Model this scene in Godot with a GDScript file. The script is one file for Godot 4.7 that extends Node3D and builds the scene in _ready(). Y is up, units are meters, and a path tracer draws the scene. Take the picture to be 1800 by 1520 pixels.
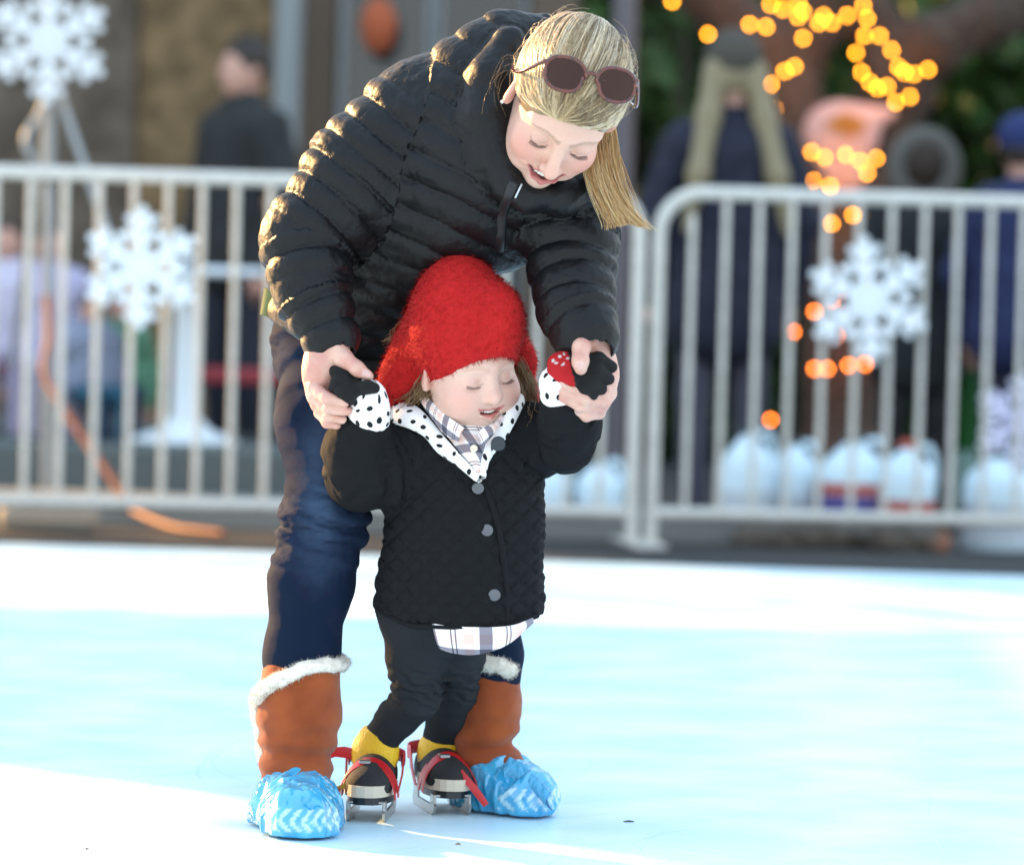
extends Node3D
# A skating rink on a winter afternoon: a woman holding the hands of a small child on strap-on skates.

const LENS := 8050.0                      # focal length in pixels of the 1800 x 1520 photograph
var eye := Vector3(0, 0.874, 7.0)
var eye_basis := Basis()
var taken := {}
var jobs: Array[Dictionary] = []
var rng := RandomNumberGenerator.new()
var crease := FastNoiseLite.new()
var fine := FastNoiseLite.new()


func at_px(px: float, py: float, z: float) -> Vector3:   # the point of the plane at depth z that a survey of the photograph gives
	var d := eye_basis * Vector3((px - 900.0) / LENS, (760.0 - py) / LENS, -1.0)
	return eye + d * ((z - eye.z) / d.z)


func path_px(list: Array) -> PackedVector3Array:
	var out := PackedVector3Array()
	for q in list:
		out.append(at_px(q[0], q[1], q[2]))
	return out


# ---------------------------------------------------------------- naming
func numbered(called: String) -> String:
	if not taken.has(called):
		taken[called] = 0
		return called
	taken[called] += 1
	return "%s_%03d" % [called, taken[called]]


func tag(o: Node3D, label: String, category: String, group := "", kind := "") -> Node3D:
	if label != "":
		o.set_meta("label", label)
	if category != "":
		o.set_meta("category", category)
	if group != "":
		o.set_meta("group", group)
	if kind != "":
		o.set_meta("kind", kind)
	return o


func thing(called: String, label: String, category: String, base := Vector3.ZERO, turn := 0.0, group := "") -> Node3D:
	var o := Node3D.new()
	o.name = numbered(called)
	add_child(o)
	o.position = base
	o.rotation.y = turn
	tag(o, label, category, group)
	return o


func part(called: String, mesh: Mesh, m: Material, parent: Node3D, offset := Vector3.ZERO) -> MeshInstance3D:
	var o := MeshInstance3D.new()
	o.name = called
	o.mesh = mesh
	o.material_override = m
	parent.add_child(o, true)
	o.position = offset
	return o


func solo(called: String, mesh: Mesh, m: Material, label: String, category: String, group := "", base := Vector3.ZERO) -> MeshInstance3D:
	var o := part(numbered(called), mesh, m, self, base)
	tag(o, label, category, group)
	return o


func structure(called: String, mesh: Mesh, m: Material, base := Vector3.ZERO) -> MeshInstance3D:
	var o := part(numbered(called), mesh, m, self, base)
	o.set_meta("kind", "structure")
	return o


func copy_of(root: Node3D, base: Vector3, turn: float, label := "") -> Node3D:
	var o: Node3D = root.duplicate()
	o.name = numbered(String(root.name).rstrip("_0123456789"))
	add_child(o)
	o.position = base
	o.rotation.y = turn
	if label != "":
		o.set_meta("label", label)
	return o


# ---------------------------------------------------------------- meshes from rings, bars and tubes
class Mb:
	var v := PackedVector3Array()
	var n := PackedVector3Array()
	var c := PackedColorArray()
	var u := PackedVector2Array()
	var ix := PackedInt32Array()
	var tint := Color.WHITE

	func add(p: Vector3, nn: Vector3, uv := Vector2.ZERO) -> int:
		v.append(p)
		n.append(nn)
		c.append(tint)
		u.append(uv)
		return v.size() - 1

	func tri(a: int, b: int, d: int) -> void:      # turned so that the front runs clockwise as seen from the normals
		var face := (v[b] - v[a]).cross(v[d] - v[a])
		if face.dot(n[a] + n[b] + n[d]) > 0.0:
			ix.append_array(PackedInt32Array([a, d, b]))
		else:
			ix.append_array(PackedInt32Array([a, b, d]))

	func flat(p: Array, uv: Array = []) -> void:      # a flat convex face
		var nn: Vector3 = (p[1] - p[0]).cross(p[2] - p[0]).normalized()
		var f := v.size()
		for k in p.size():
			add(p[k], nn, uv[k] if uv.size() else Vector2.ZERO)
		for k in range(1, p.size() - 1):
			tri(f, f + k, f + k + 1)

	func grid(rows: Array, ring: bool, uv_size := Vector2.ONE, flip := false) -> void:
		var f := v.size()
		var nr := rows.size()
		var nc: int = rows[0].size()
		var along := 0.0
		for r in nr:
			var row: PackedVector3Array = rows[r]
			var up: PackedVector3Array = rows[maxi(r - 1, 0)]
			var dn: PackedVector3Array = rows[mini(r + 1, nr - 1)]
			if r > 0:
				var step := 0.0
				for k in nc:
					step += row[k].distance_to(up[k])
				along += step / nc
			var across := 0.0
			for k in nc:
				var a := row[(k + nc - 1) % nc] if ring else row[maxi(k - 1, 0)]
				var b := row[(k + 1) % nc] if ring else row[mini(k + 1, nc - 1)]
				var nn := (b - a).cross(dn[k] - up[k])
				if nn.length_squared() < 1e-16:
					nn = (rows[mini(r + 2, nr - 1)][k] - rows[maxi(r - 2, 0)][k])
				nn = nn.normalized()
				if flip:
					nn = -nn
				if k > 0:
					across += row[k].distance_to(row[k - 1])
				add(row[k], nn, Vector2(across / uv_size.x, along / uv_size.y))
		for r in nr - 1:
			for k in (nc if ring else nc - 1):
				var a := f + r * nc + k
				var b := f + r * nc + (k + 1) % nc
				tri(a, b, a + nc)
				tri(b, b + nc, a + nc)

	func tube(pts: PackedVector3Array, radii: Array, sides := 8, uv_size := Vector2.ONE, squash := 1.0, squash_dir := Vector3.ZERO) -> void:
		var rows := []
		var side := Vector3.ZERO
		var m := pts.size()
		for k in m:
			var t := (pts[mini(k + 1, m - 1)] - pts[maxi(k - 1, 0)]).normalized()
			if squash_dir != Vector3.ZERO:
				side = squash_dir - t * squash_dir.dot(t)
			elif k == 0:
				side = t.cross(Vector3.UP if absf(t.y) < 0.9 else Vector3.RIGHT)
			else:
				side = side - t * side.dot(t)
			side = side.normalized()
			var other := t.cross(side)
			var r: float = radii[k] if radii.size() == m else radii[0] + (radii[-1] - radii[0]) * k / maxf(m - 1, 1)
			var caps := [[0.0, 0.0, 0], [0.7, 0.7, 0], [1.0, 1.0, 0]]
			if k == 0:
				for e in [[0.02, 0.9], [0.7, 0.62]]:
					rows.append(ring_of(pts[0] - t * r * e[1] * squash, side * squash, other, r * e[0], sides))
			rows.append(ring_of(pts[k], side * squash, other, r, sides))
			if k == m - 1:
				for e in [[0.7, 0.62], [0.02, 0.9]]:
					rows.append(ring_of(pts[k] + t * r * e[1] * squash, side * squash, other, r * e[0], sides))
		grid(rows, true, uv_size, true)

	static func ring_of(mid: Vector3, a: Vector3, b: Vector3, r: float, sides: int) -> PackedVector3Array:
		var out := PackedVector3Array()
		for k in sides:
			var w := TAU * k / sides
			out.append(mid + (a * cos(w) + b * sin(w)) * r)
		return out

	func bar(a: Vector3, b: Vector3, r: float, sides := 8) -> void:
		tube(PackedVector3Array([a, b]), [r, r], sides)

	func box(mid: Vector3, size: Vector3, turn := Basis(), bevel := 0.0) -> void:
		var h := size / 2.0
		var e := minf(bevel, minf(h.x, minf(h.y, h.z)) * 0.45)
		for axis in 3:
			for s in [-1.0, 1.0]:
				var nn := Vector3.ZERO
				nn[axis] = s
				var p := (axis + 1) % 3
				var q := (axis + 2) % 3
				var f := v.size()
				for w in [[-1, -1], [1, -1], [1, 1], [-1, 1]]:
					var x := Vector3.ZERO
					x[axis] = s * h[axis]
					x[p] = w[0] * (h[p] - e)
					x[q] = w[1] * (h[q] - e)
					add(mid + turn * x, turn * nn, Vector2(w[0] * 0.5 + 0.5, w[1] * 0.5 + 0.5))
				tri(f, f + 1, f + 2)
				tri(f, f + 2, f + 3)
		if e > 0.0:
			for axis in 3:                       # the twelve chamfers
				var p := (axis + 1) % 3
				var q := (axis + 2) % 3
				for w in [[-1, -1], [1, -1], [1, 1], [-1, 1]]:
					var c4 := []
					for s in [-1.0, 1.0]:
						for o in 2:
							var x := Vector3.ZERO
							x[axis] = s * (h[axis] - e)
							x[p] = w[0] * (h[p] - (e if o == 1 else 0.0))
							x[q] = w[1] * (h[q] - (e if o == 0 else 0.0))
							c4.append(x)
					var nn := Vector3.ZERO
					nn[p] = w[0]
					nn[q] = w[1]
					nn = turn * nn.normalized()
					var f := v.size()
					for k in [0, 1, 3, 2]:
						add(mid + turn * c4[k], nn)
					tri(f, f + 1, f + 2)
					tri(f, f + 2, f + 3)

	func lathe(profile: Array, base: Vector3, sides := 20, turn := Basis(), squash := Vector3.ONE) -> void:   # [radius, height] from the bottom up
		var rows := []
		for q in profile:
			var row := PackedVector3Array()
			for k in sides:
				var w := TAU * k / sides
				row.append(base + turn * (Vector3(cos(w) * q[0], q[1], sin(w) * q[0]) * squash))
			rows.append(row)
		grid(rows, true, Vector2.ONE, false)

	func prism(poly: PackedVector2Array, depth: float, turn := Transform3D()) -> void:   # a flat outline given a thickness, front at +z
		var idx := Geometry2D.triangulate_polygon(poly)
		for s in [-0.5, 0.5]:
			var nn := turn.basis * Vector3(0, 0, signf(s))
			var f := v.size()
			for q in poly:
				add(turn * Vector3(q.x, q.y, s * depth), nn, q)
			for k in range(0, idx.size(), 3):
				tri(f + idx[k], f + idx[k + 1], f + idx[k + 2])
		var cw := Geometry2D.is_polygon_clockwise(poly)
		for k in poly.size():
			var a := poly[k]
			var b := poly[(k + 1) % poly.size()]
			var e := b - a
			var nn2 := Vector3(-e.y, e.x, 0).normalized() if cw else Vector3(e.y, -e.x, 0).normalized()
			nn2 = turn.basis * nn2
			var f := v.size()
			for q in [[a, -0.5], [b, -0.5], [b, 0.5], [a, 0.5]]:
				add(turn * Vector3(q[0].x, q[0].y, q[1] * depth), nn2)
			tri(f, f + 1, f + 2)
			tri(f, f + 2, f + 3)

	func strip(left: PackedVector3Array, right: PackedVector3Array, thick: float, uv_size := Vector2.ONE, mids := 5, bulge := 0.0, facing := Vector3.BACK) -> void:   # cloth between two edges, front towards `facing`
		var m := left.size()
		var ns := PackedVector3Array()
		for k in m:
			var along := (left[mini(k + 1, m - 1)] - left[maxi(k - 1, 0)]) + (right[mini(k + 1, m - 1)] - right[maxi(k - 1, 0)])
			var nn := along.cross(right[k] - left[k])
			if nn.length_squared() < 1e-14 and k > 0:
				nn = ns[k - 1]
			ns.append(nn.normalized())
		for k in range(1, m):
			if ns[k].dot(ns[k - 1]) < 0.0:
				ns[k] = -ns[k]
		if ns[m / 2].dot(facing) < 0.0:
			for k in m:
				ns[k] = -ns[k]
		var rows := [[], [], [], []]
		for k in m:
			var f := PackedVector3Array()
			var b := PackedVector3Array()
			for j in mids:
				var w := float(j) / (mids - 1)
				var p := left[k].lerp(right[k], w) + ns[k] * (bulge * sin(PI * w))
				var t := thick * (0.6 if (j == 0 or j == mids - 1) else 1.0)
				f.append(p + ns[k] * t * 0.5)
				b.append(p - ns[k] * t * 0.5)
			rows[0].append(f)
			rows[1].append(b)
			rows[2].append(PackedVector3Array([f[0], b[0]]))
			rows[3].append(PackedVector3Array([f[mids - 1], b[mids - 1]]))
		for side in 4:
			var first := v.size()
			var was := ix.size()
			grid(rows[side], false, uv_size)
			var wide: int = rows[side][0].size()
			for k in range(first, v.size()):
				var r := (k - first) / wide
				var want := ns[r] if side == 0 else -ns[r] if side == 1 else (left[r] - right[r]) * (1.0 if side == 2 else -1.0)
				if n[k].dot(want) < 0.0:
					n[k] = -n[k]
			var fix := ix.slice(was)
			ix.resize(was)
			for k in range(0, fix.size(), 3):
				tri(fix[k], fix[k + 1], fix[k + 2])

	func mesh() -> ArrayMesh:
		var a := []
		a.resize(Mesh.ARRAY_MAX)
		a[Mesh.ARRAY_VERTEX] = v
		a[Mesh.ARRAY_NORMAL] = n
		a[Mesh.ARRAY_COLOR] = c
		a[Mesh.ARRAY_TEX_UV] = u
		a[Mesh.ARRAY_INDEX] = ix
		var m := ArrayMesh.new()
		m.add_surface_from_arrays(Mesh.PRIMITIVE_TRIANGLES, a)
		return m


func smooth_path(pts: PackedVector3Array, per := 6) -> PackedVector3Array:
	var out := PackedVector3Array()
	var m := pts.size()
	for k in m - 1:
		for j in per:
			out.append(pts[k].cubic_interpolate(pts[k + 1], pts[maxi(k - 1, 0)], pts[mini(k + 2, m - 1)], float(j) / per))
	out.append(pts[m - 1])
	return out


func ramp(list: Array, count: int) -> Array:     # radii spread over count points
	var out := []
	for k in count:
		var t := float(k) / (count - 1) * (list.size() - 1)
		var i := mini(int(t), list.size() - 2)
		out.append(lerpf(list[i], list[i + 1], t - i))
	return out


# ---------------------------------------------------------------- soft bodies: a distance field of bones, meshed as surface nets
class Prim:
	var kind := 0
	var a := Vector3.ZERO
	var ba := Vector3.ZERO
	var il := 0.0
	var ra := 0.0
	var dr := 0.0
	var inv := Basis()
	var ir := Vector3.ONE
	var ir2 := Vector3.ONE
	var k := 0.01
	var cut := false
	var s0 := 0.0
	var ds := 0.0
	var tag := 0
	var lo := Vector3.ZERO
	var hi := Vector3.ZERO

	func dist(p: Vector3) -> float:
		var v := p - a
		if kind == 0:
			var h := clampf(v.dot(ba) * il, 0.0, 1.0)
			return (v - ba * h).length() - ra - dr * h
		v = inv * v
		var k0 := (v * ir).length()
		if k0 < 1e-4:
			return -ra
		return k0 * (k0 - 1.0) / (v * ir2).length()


class Field:
	var prims: Array[Prim] = []
	var post: Callable
	var slack := 0.0
	var paint: Callable
	var xf := Transform3D()
	var v := PackedVector3Array()
	var n := PackedVector3Array()
	var c := PackedColorArray()
	var ix := PackedInt32Array()

	func bone(a: Vector3, b: Vector3, ra: float, rb: float, k := 0.02, s0 := 0.0, s1 := 0.0, tg := 0) -> Prim:
		var q := Prim.new()
		q.a = a
		q.ba = b - a
		if q.ba.length() < 1e-5:
			q.ba = Vector3(0, 1e-4, 0)
		q.il = 1.0 / q.ba.length_squared()
		q.ra = ra
		q.dr = rb - ra
		q.k = k
		q.s0 = s0
		q.ds = s1 - s0
		q.tag = tg
		var r := Vector3.ONE * maxf(ra, rb)
		q.lo = a.min(b) - r
		q.hi = a.max(b) + r
		prims.append(q)
		return q

	func chain(pts: PackedVector3Array, radii: Array, k := 0.02, tg := 0, s0 := 0.0) -> float:   # returns the length reached
		var s := s0
		for j in pts.size() - 1:
			var l := pts[j].distance_to(pts[j + 1])
			bone(pts[j], pts[j + 1], radii[j], radii[j + 1], k, s, s + l, tg)
			s += l
		return s

	func ball(mid: Vector3, r: Vector3, k := 0.02, turn := Basis(), tg := 0) -> Prim:
		var q := Prim.new()
		q.kind = 1
		q.a = mid
		q.inv = turn.inverse()
		q.ir = Vector3.ONE / r
		q.ir2 = Vector3.ONE / (r * r)
		q.ra = minf(r.x, minf(r.y, r.z))
		q.k = k
		q.tag = tg
		var m := Vector3.ONE * maxf(r.x, maxf(r.y, r.z))
		q.lo = mid - m
		q.hi = mid + m
		prims.append(q)
		return q

	func carve(q: Prim) -> Prim:
		q.cut = true
		return q

	func at(p: Vector3, L: Array) -> float:
		var d := 1e3
		var best := 1e3
		var s := 0.0
		var tg := 0
		for q: Prim in L:
			var w := p - q.a
			var dd := 0.0
			var h := 0.0
			if q.kind == 0:
				h = clampf(w.dot(q.ba) * q.il, 0.0, 1.0)
				dd = (w - q.ba * h).length() - q.ra - q.dr * h
			else:
				w = q.inv * w
				var k0 := (w * q.ir).length()
				dd = k0 * (k0 - 1.0) / (w * q.ir2).length() if k0 > 1e-4 else -q.ra
			if q.cut:
				dd = -dd
				var m := maxf(q.k - absf(d - dd), 0.0)
				d = maxf(d, dd) + m * m * 0.25 / q.k
			else:
				if dd < best:
					best = dd
					s = q.s0 + q.ds * h
					tg = q.tag
				var m := maxf(q.k - absf(d - dd), 0.0)
				d = minf(d, dd) - m * m * 0.25 / q.k
		if post.is_valid():
			d = post.call(p, d, s, tg)
		return d

	func near(p: Vector3) -> float:
		return at(p, prims)

	func build(cell: float) -> void:
		var lo := Vector3.ONE * 1e9
		var hi := -lo
		for q in prims:
			if not q.cut:
				lo = lo.min(q.lo)
				hi = hi.max(q.hi)
		lo -= Vector3.ONE * (cell * 3.0 + slack)
		hi += Vector3.ONE * (cell * 3.0 + slack)
		var bx := int((hi.x - lo.x) / cell / 4.0) + 1
		var by := int((hi.y - lo.y) / cell / 4.0) + 1
		var bz := int((hi.z - lo.z) / cell / 4.0) + 1
		var nx := bx * 4 + 1
		var ny := by * 4 + 1
		var nz := bz * 4 + 1
		var nxy := nx * ny
		var g := PackedFloat32Array()
		g.resize(nxy * nz)
		g.fill(1e9)
		var ids := PackedInt32Array()
		ids.resize(nxy * nz)
		ids.fill(-1)
		var cells := PackedInt32Array()
		var rad := cell * 2.0 * 1.7321
		var off := PackedInt32Array([0, 1, nx, nx + 1, nxy, nxy + 1, nxy + nx, nxy + nx + 1])
		for kz in bz:
			for ky in by:
				for kx in bx:
					var mid := lo + Vector3(kx * 4 + 2, ky * 4 + 2, kz * 4 + 2) * cell
					# a quick look: is anything near?
					var d0 := 1e3
					var L: Array = []
					for q in prims:
						var dd := q.dist(mid)
						if q.cut:
							if dd < rad * 5.0 + q.k * 1.5 + slack:
								L.append(q)
						elif dd < rad * (5.0 if q.kind == 1 else 3.4) + q.k * 1.3 + slack:
							L.append(q)
							d0 = minf(d0, dd - q.k * 0.25)
					if d0 > rad * 1.7 + slack:
						continue
					var dm := at(mid, L)
					if absf(dm) > rad * 1.7 + slack:
						continue
					for z in 5:
						for y in 5:
							var row := kx * 4 + (ky * 4 + y) * nx + (kz * 4 + z) * nxy
							for x in 5:
								if g[row + x] > 1e8:
									g[row + x] = at(lo + Vector3(kx * 4 + x, ky * 4 + y, kz * 4 + z) * cell, L)
					for z in 4:
						for y in 4:
							var row := kx * 4 + (ky * 4 + y) * nx + (kz * 4 + z) * nxy
							for x in 4:
								var o := row + x
								var c0 := g[o]
								var c1 := g[o + 1]
								var c2 := g[o + nx]
								var c3 := g[o + nx + 1]
								var c4 := g[o + nxy]
								var c5 := g[o + nxy + 1]
								var c6 := g[o + nxy + nx]
								var c7 := g[o + nxy + nx + 1]
								var small := minf(minf(minf(c0, c1), minf(c2, c3)), minf(minf(c4, c5), minf(c6, c7)))
								if small >= 0.0:
									continue
								var large := maxf(maxf(maxf(c0, c1), maxf(c2, c3)), maxf(maxf(c4, c5), maxf(c6, c7)))
								if large < 0.0:
									continue
								# middle of the crossings
								var sum := Vector3.ZERO
								var cnt := 0
								if (c0 < 0.0) != (c1 < 0.0):
									sum += Vector3(c0 / (c0 - c1), 0, 0)
									cnt += 1
								if (c2 < 0.0) != (c3 < 0.0):
									sum += Vector3(c2 / (c2 - c3), 1, 0)
									cnt += 1
								if (c4 < 0.0) != (c5 < 0.0):
									sum += Vector3(c4 / (c4 - c5), 0, 1)
									cnt += 1
								if (c6 < 0.0) != (c7 < 0.0):
									sum += Vector3(c6 / (c6 - c7), 1, 1)
									cnt += 1
								if (c0 < 0.0) != (c2 < 0.0):
									sum += Vector3(0, c0 / (c0 - c2), 0)
									cnt += 1
								if (c1 < 0.0) != (c3 < 0.0):
									sum += Vector3(1, c1 / (c1 - c3), 0)
									cnt += 1
								if (c4 < 0.0) != (c6 < 0.0):
									sum += Vector3(0, c4 / (c4 - c6), 1)
									cnt += 1
								if (c5 < 0.0) != (c7 < 0.0):
									sum += Vector3(1, c5 / (c5 - c7), 1)
									cnt += 1
								if (c0 < 0.0) != (c4 < 0.0):
									sum += Vector3(0, 0, c0 / (c0 - c4))
									cnt += 1
								if (c1 < 0.0) != (c5 < 0.0):
									sum += Vector3(1, 0, c1 / (c1 - c5))
									cnt += 1
								if (c2 < 0.0) != (c6 < 0.0):
									sum += Vector3(0, 1, c2 / (c2 - c6))
									cnt += 1
								if (c3 < 0.0) != (c7 < 0.0):
									sum += Vector3(1, 1, c3 / (c3 - c7))
									cnt += 1
								var p := lo + (Vector3(kx * 4 + x, ky * 4 + y, kz * 4 + z) + sum / cnt) * cell
								var e := cell * 0.35
								var t0 := at(p + Vector3(e, -e, -e), L)
								var t1 := at(p + Vector3(-e, -e, e), L)
								var t2 := at(p + Vector3(-e, e, -e), L)
								var t3 := at(p + Vector3(e, e, e), L)
								var nn := Vector3(t0 - t1 - t2 + t3, -t0 - t1 + t2 + t3, -t0 + t1 - t2 + t3).normalized()
								var mean := (t0 + t1 + t2 + t3) * 0.25
								p -= nn * clampf(mean, -cell * 0.4, cell * 0.4)
								ids[o] = v.size()
								cells.append(o)
								c.append(paint.call(p, nn) if paint.is_valid() else Color.WHITE)
								v.append(xf * p)
								n.append((xf.basis * nn).normalized())
		for o in cells:
			var inside := g[o] < 0.0
			for axis in 3:
				var st: int = [1, nx, nxy][axis]
				var s1: int = [nx, nxy, 1][axis]
				var s2: int = [nxy, 1, nx][axis]
				if (g[o + st] < 0.0) == inside or o - s1 - s2 < 0:
					continue
				var i0 := ids[o]
				var i1 := ids[o - s1]
				var i2 := ids[o - s1 - s2]
				var i3 := ids[o - s2]
				if i0 < 0 or i1 < 0 or i2 < 0 or i3 < 0:
					continue
				if inside:
					ix.append_array(PackedInt32Array([i0, i3, i2, i0, i2, i1]))
				else:
					ix.append_array(PackedInt32Array([i0, i1, i2, i0, i2, i3]))


func surface_at(f: Field, px: float, py: float, lift := 0.0, from_z := 0.6) -> Vector3:   # where the line through this pixel meets the body
	var p := at_px(px, py, from_z)
	var d := (p - eye).normalized()
	for k in 90:
		var s := f.near(f.xf.affine_inverse() * p)
		if s < 0.0004:
			break
		p += d * s * 0.75
		if p.z < -1.2:
			break
	return p - d * lift


func body(called: String, fields: Array, m: Material, parent: Node3D, offset: Vector3, fuzz := {}) -> void:   # [[field, cell], ...] become one mesh
	jobs.append({"called": called, "fields": fields, "m": m, "parent": parent, "offset": offset, "fuzz": fuzz})


func run_jobs() -> void:
	var list := []
	for j in jobs:
		for f in j.fields:
			list.append(f)
	var work := func(k: int) -> void: list[k][0].build(list[k][1])
	var group := WorkerThreadPool.add_group_task(work, list.size())
	WorkerThreadPool.wait_for_group_task_completion(group)
	for j in jobs:
		var mb := Mb.new()
		for f in j.fields:
			var fd: Field = f[0]
			var base := mb.v.size()
			mb.v.append_array(fd.v)
			mb.n.append_array(fd.n)
			mb.c.append_array(fd.c)
			for i in fd.ix:
				mb.ix.append(i + base)
		mb.u.resize(mb.v.size())
		if mb.v.size() == 0:
			push_warning("nothing built for " + j.called)
			continue
		var o := part(j.called, mb.mesh(), j.m, j.parent, j.offset)
		if j.fuzz.size():
			var z: Dictionary = j.fuzz
			var h := Mb.new()
			var tris := mb.ix.size() / 3
			for k in int(z.count):
				var t := rng.randi() % tris
				var i0 := mb.ix[t * 3]
				var i1 := mb.ix[t * 3 + 1]
				var i2 := mb.ix[t * 3 + 2]
				var a := rng.randf()
				var b := rng.randf() * (1.0 - a)
				var p := mb.v[i0] * (1.0 - a - b) + mb.v[i1] * a + mb.v[i2] * b
				var nn := mb.n[i0]
				var r := Vector3(rng.randf_range(-1, 1), rng.randf_range(-1, 1), rng.randf_range(-1, 1))
				var dir: Vector3 = (nn + r * z.wild + z.get("comb", Vector3.ZERO)).normalized()
				var wide: Vector3 = dir.cross(r + Vector3(0.1, 0.2, 0.3)).normalized() * z.width
				var ln: float = z.length * rng.randf_range(0.4, 1.2)
				h.tint = z.tint.lerp(z.tint2, rng.randf())
				var mid2 := p + dir * ln * 0.55 + r * ln * 0.12
				var f0 := h.add(p - wide - nn * 0.001, nn)
				h.add(p + wide - nn * 0.001, nn)
				h.add(mid2 - wide * 0.7, nn)
				h.add(mid2 + wide * 0.7, nn)
				h.add(mid2 + (dir + r * 0.5).normalized() * ln * 0.45, nn)
				h.tri(f0, f0 + 1, f0 + 2)
				h.tri(f0 + 1, f0 + 3, f0 + 2)
				h.tri(f0 + 2, f0 + 3, f0 + 4)
			var fz := part(z.called, h.mesh(), z.m, o)
			fz.set_meta("kind", "stuff")


# ---------------------------------------------------------------- materials
func paint(color: Color, rough := 0.7, metal := 0.0, vertex := false) -> StandardMaterial3D:     # colour in linear values
	var m := StandardMaterial3D.new()
	m.albedo_color = color.linear_to_srgb()
	m.roughness = rough
	m.metallic = metal
	m.vertex_color_use_as_albedo = vertex
	return m


func relief(m: StandardMaterial3D, tex: Texture2D, cm: float, size: float) -> StandardMaterial3D:   # size: metres that one tile covers
	m.uv1_triplanar = true
	m.uv1_scale = Vector3.ONE / size
	m.heightmap_enabled = true
	m.heightmap_texture = tex
	m.heightmap_scale = cm
	return m


func grain(freq: float, octaves := 3, kind := FastNoiseLite.TYPE_SIMPLEX_SMOOTH, seed_no := 3, lo := Color.BLACK, hi := Color.WHITE, size := 256) -> NoiseTexture2D:
	var t := NoiseTexture2D.new()
	t.width = size
	t.height = size
	t.seamless = true
	var n := FastNoiseLite.new()
	n.seed = seed_no
	n.noise_type = kind
	n.frequency = freq
	n.fractal_octaves = octaves
	t.noise = n
	var g := Gradient.new()
	g.set_color(0, lo)
	g.set_color(1, hi)
	t.color_ramp = g
	return t


func _ready() -> void:
	rng.seed = 7
	crease.seed = 11
	crease.frequency = 18.0
	crease.fractal_octaves = 3
	fine.seed = 5
	fine.frequency = 60.0
	fine.fractal_octaves = 3
	# camera: a long lens held low, a touch off level
	eye_basis = Basis.from_euler(Vector3(-atan(310.0 / LENS), 0, deg_to_rad(1.6)))
	var cam := Camera3D.new()
	cam.name = "camera"
	add_child(cam)
	cam.transform = Transform3D(eye_basis, eye)
	var lens := CameraAttributesPhysical.new()
	lens.frustum_focal_length = 12.0 / (760.0 / LENS)
	lens.frustum_focus_distance = 6.93
	lens.exposure_aperture = lens.frustum_focal_length / 46.0
	lens.frustum_near = 0.1
	lens.frustum_far = 600.0
	cam.attributes = lens
	cam.fov = rad_to_deg(2.0 * atan(760.0 / LENS))
	cam.near = 0.1
	cam.far = 600.0
	cam.current = true
	# sky: a pale open winter sky
	var air := ProceduralSkyMaterial.new()
	air.sky_top_color = Color(0.66, 0.75, 0.84)
	air.sky_horizon_color = Color(0.93, 0.94, 0.93)
	air.sky_curve = 0.22
	air.ground_bottom_color = Color(0.35, 0.36, 0.36)
	air.ground_horizon_color = Color(0.8, 0.8, 0.78)
	air.sun_angle_max = 8.0
	var env := Environment.new()
	env.background_mode = Environment.BG_SKY
	env.sky = Sky.new()
	env.sky.sky_material = air
	env.background_energy_multiplier = 1.0
	env.tonemap_mode = Environment.TONE_MAPPER_LINEAR
	env.tonemap_exposure = 2.9
	env.sdfgi_enabled = true
	env.ssao_enabled = true
	env.ssil_enabled = true
	var we := WorldEnvironment.new()
	we.name = "world_environment"
	we.environment = env
	add_child(we)
	# sun: low and warm, behind the skaters on the left
	var sun := DirectionalLight3D.new()
	sun.name = "sun"
	sun.light_color = Color(1.0, 0.78, 0.50)
	sun.light_energy = 1.6
	sun.light_angular_distance = 0.5
	sun.shadow_enabled = true
	add_child(sun)
	sun.look_at_from_position(Vector3.ZERO, Vector3(0.72, -0.27, 0.66))
	setting()
	shade_sail()
	fences()
	beyond_the_fence()
	tree_with_lights()
	onlookers()
	woman()
	child()
	run_jobs()


# ---------------------------------------------------------------- the place
func sheet(w: float, d: float, mid: Vector3, cuts := 1) -> ArrayMesh:
	var mb := Mb.new()
	var rows := []
	for r in cuts + 1:
		var row := PackedVector3Array()
		for k in cuts + 1:
			row.append(mid + Vector3((float(k) / cuts - 0.5) * w, 0, (float(r) / cuts - 0.5) * d))
		rows.append(row)
	mb.grid(rows, false, Vector2.ONE, true)
	return mb.mesh()


func ice_texture() -> ImageTexture:      # milky patches and the fine white lines that blades leave
	var n := 1024
	var soft := FastNoiseLite.new()
	soft.seed = 21
	soft.frequency = 0.006
	soft.fractal_octaves = 4
	var im := soft.get_seamless_image(n, n)
	im.convert(Image.FORMAT_RGB8)
	var lo := Color(0.86, 0.945, 0.975)
	for y in n:
		for x in n:
			im.set_pixel(x, y, lo.lerp(Color(0.985, 0.995, 1.0), clampf(im.get_pixel(x, y).r * 1.5 - 0.2, 0.0, 1.0)))
	var r := RandomNumberGenerator.new()
	r.seed = 99
	for k in 210:
		var p := Vector2(r.randf() * n, r.randf() * n)
		var w := r.randf() * TAU
		var bend := r.randf_range(-0.004, 0.004)
		var white := r.randf() < 0.6
		var strong := r.randf_range(0.15, 0.55)
		for j in int(r.randf_range(80, 520)):
			w += bend
			p += Vector2(cos(w), sin(w))
			var q := Vector2i(posmod(int(p.x), n), posmod(int(p.y), n))
			im.set_pixel(q.x, q.y, im.get_pixel(q.x, q.y).lerp(Color(1, 1, 1) if white else Color(0.62, 0.80, 0.87), strong))
	for k in 700:
		im.set_pixel(r.randi() % n, r.randi() % n, Color(0.66, 0.72, 0.74))
	im.generate_mipmaps()
	return ImageTexture.create_from_image(im)


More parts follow.
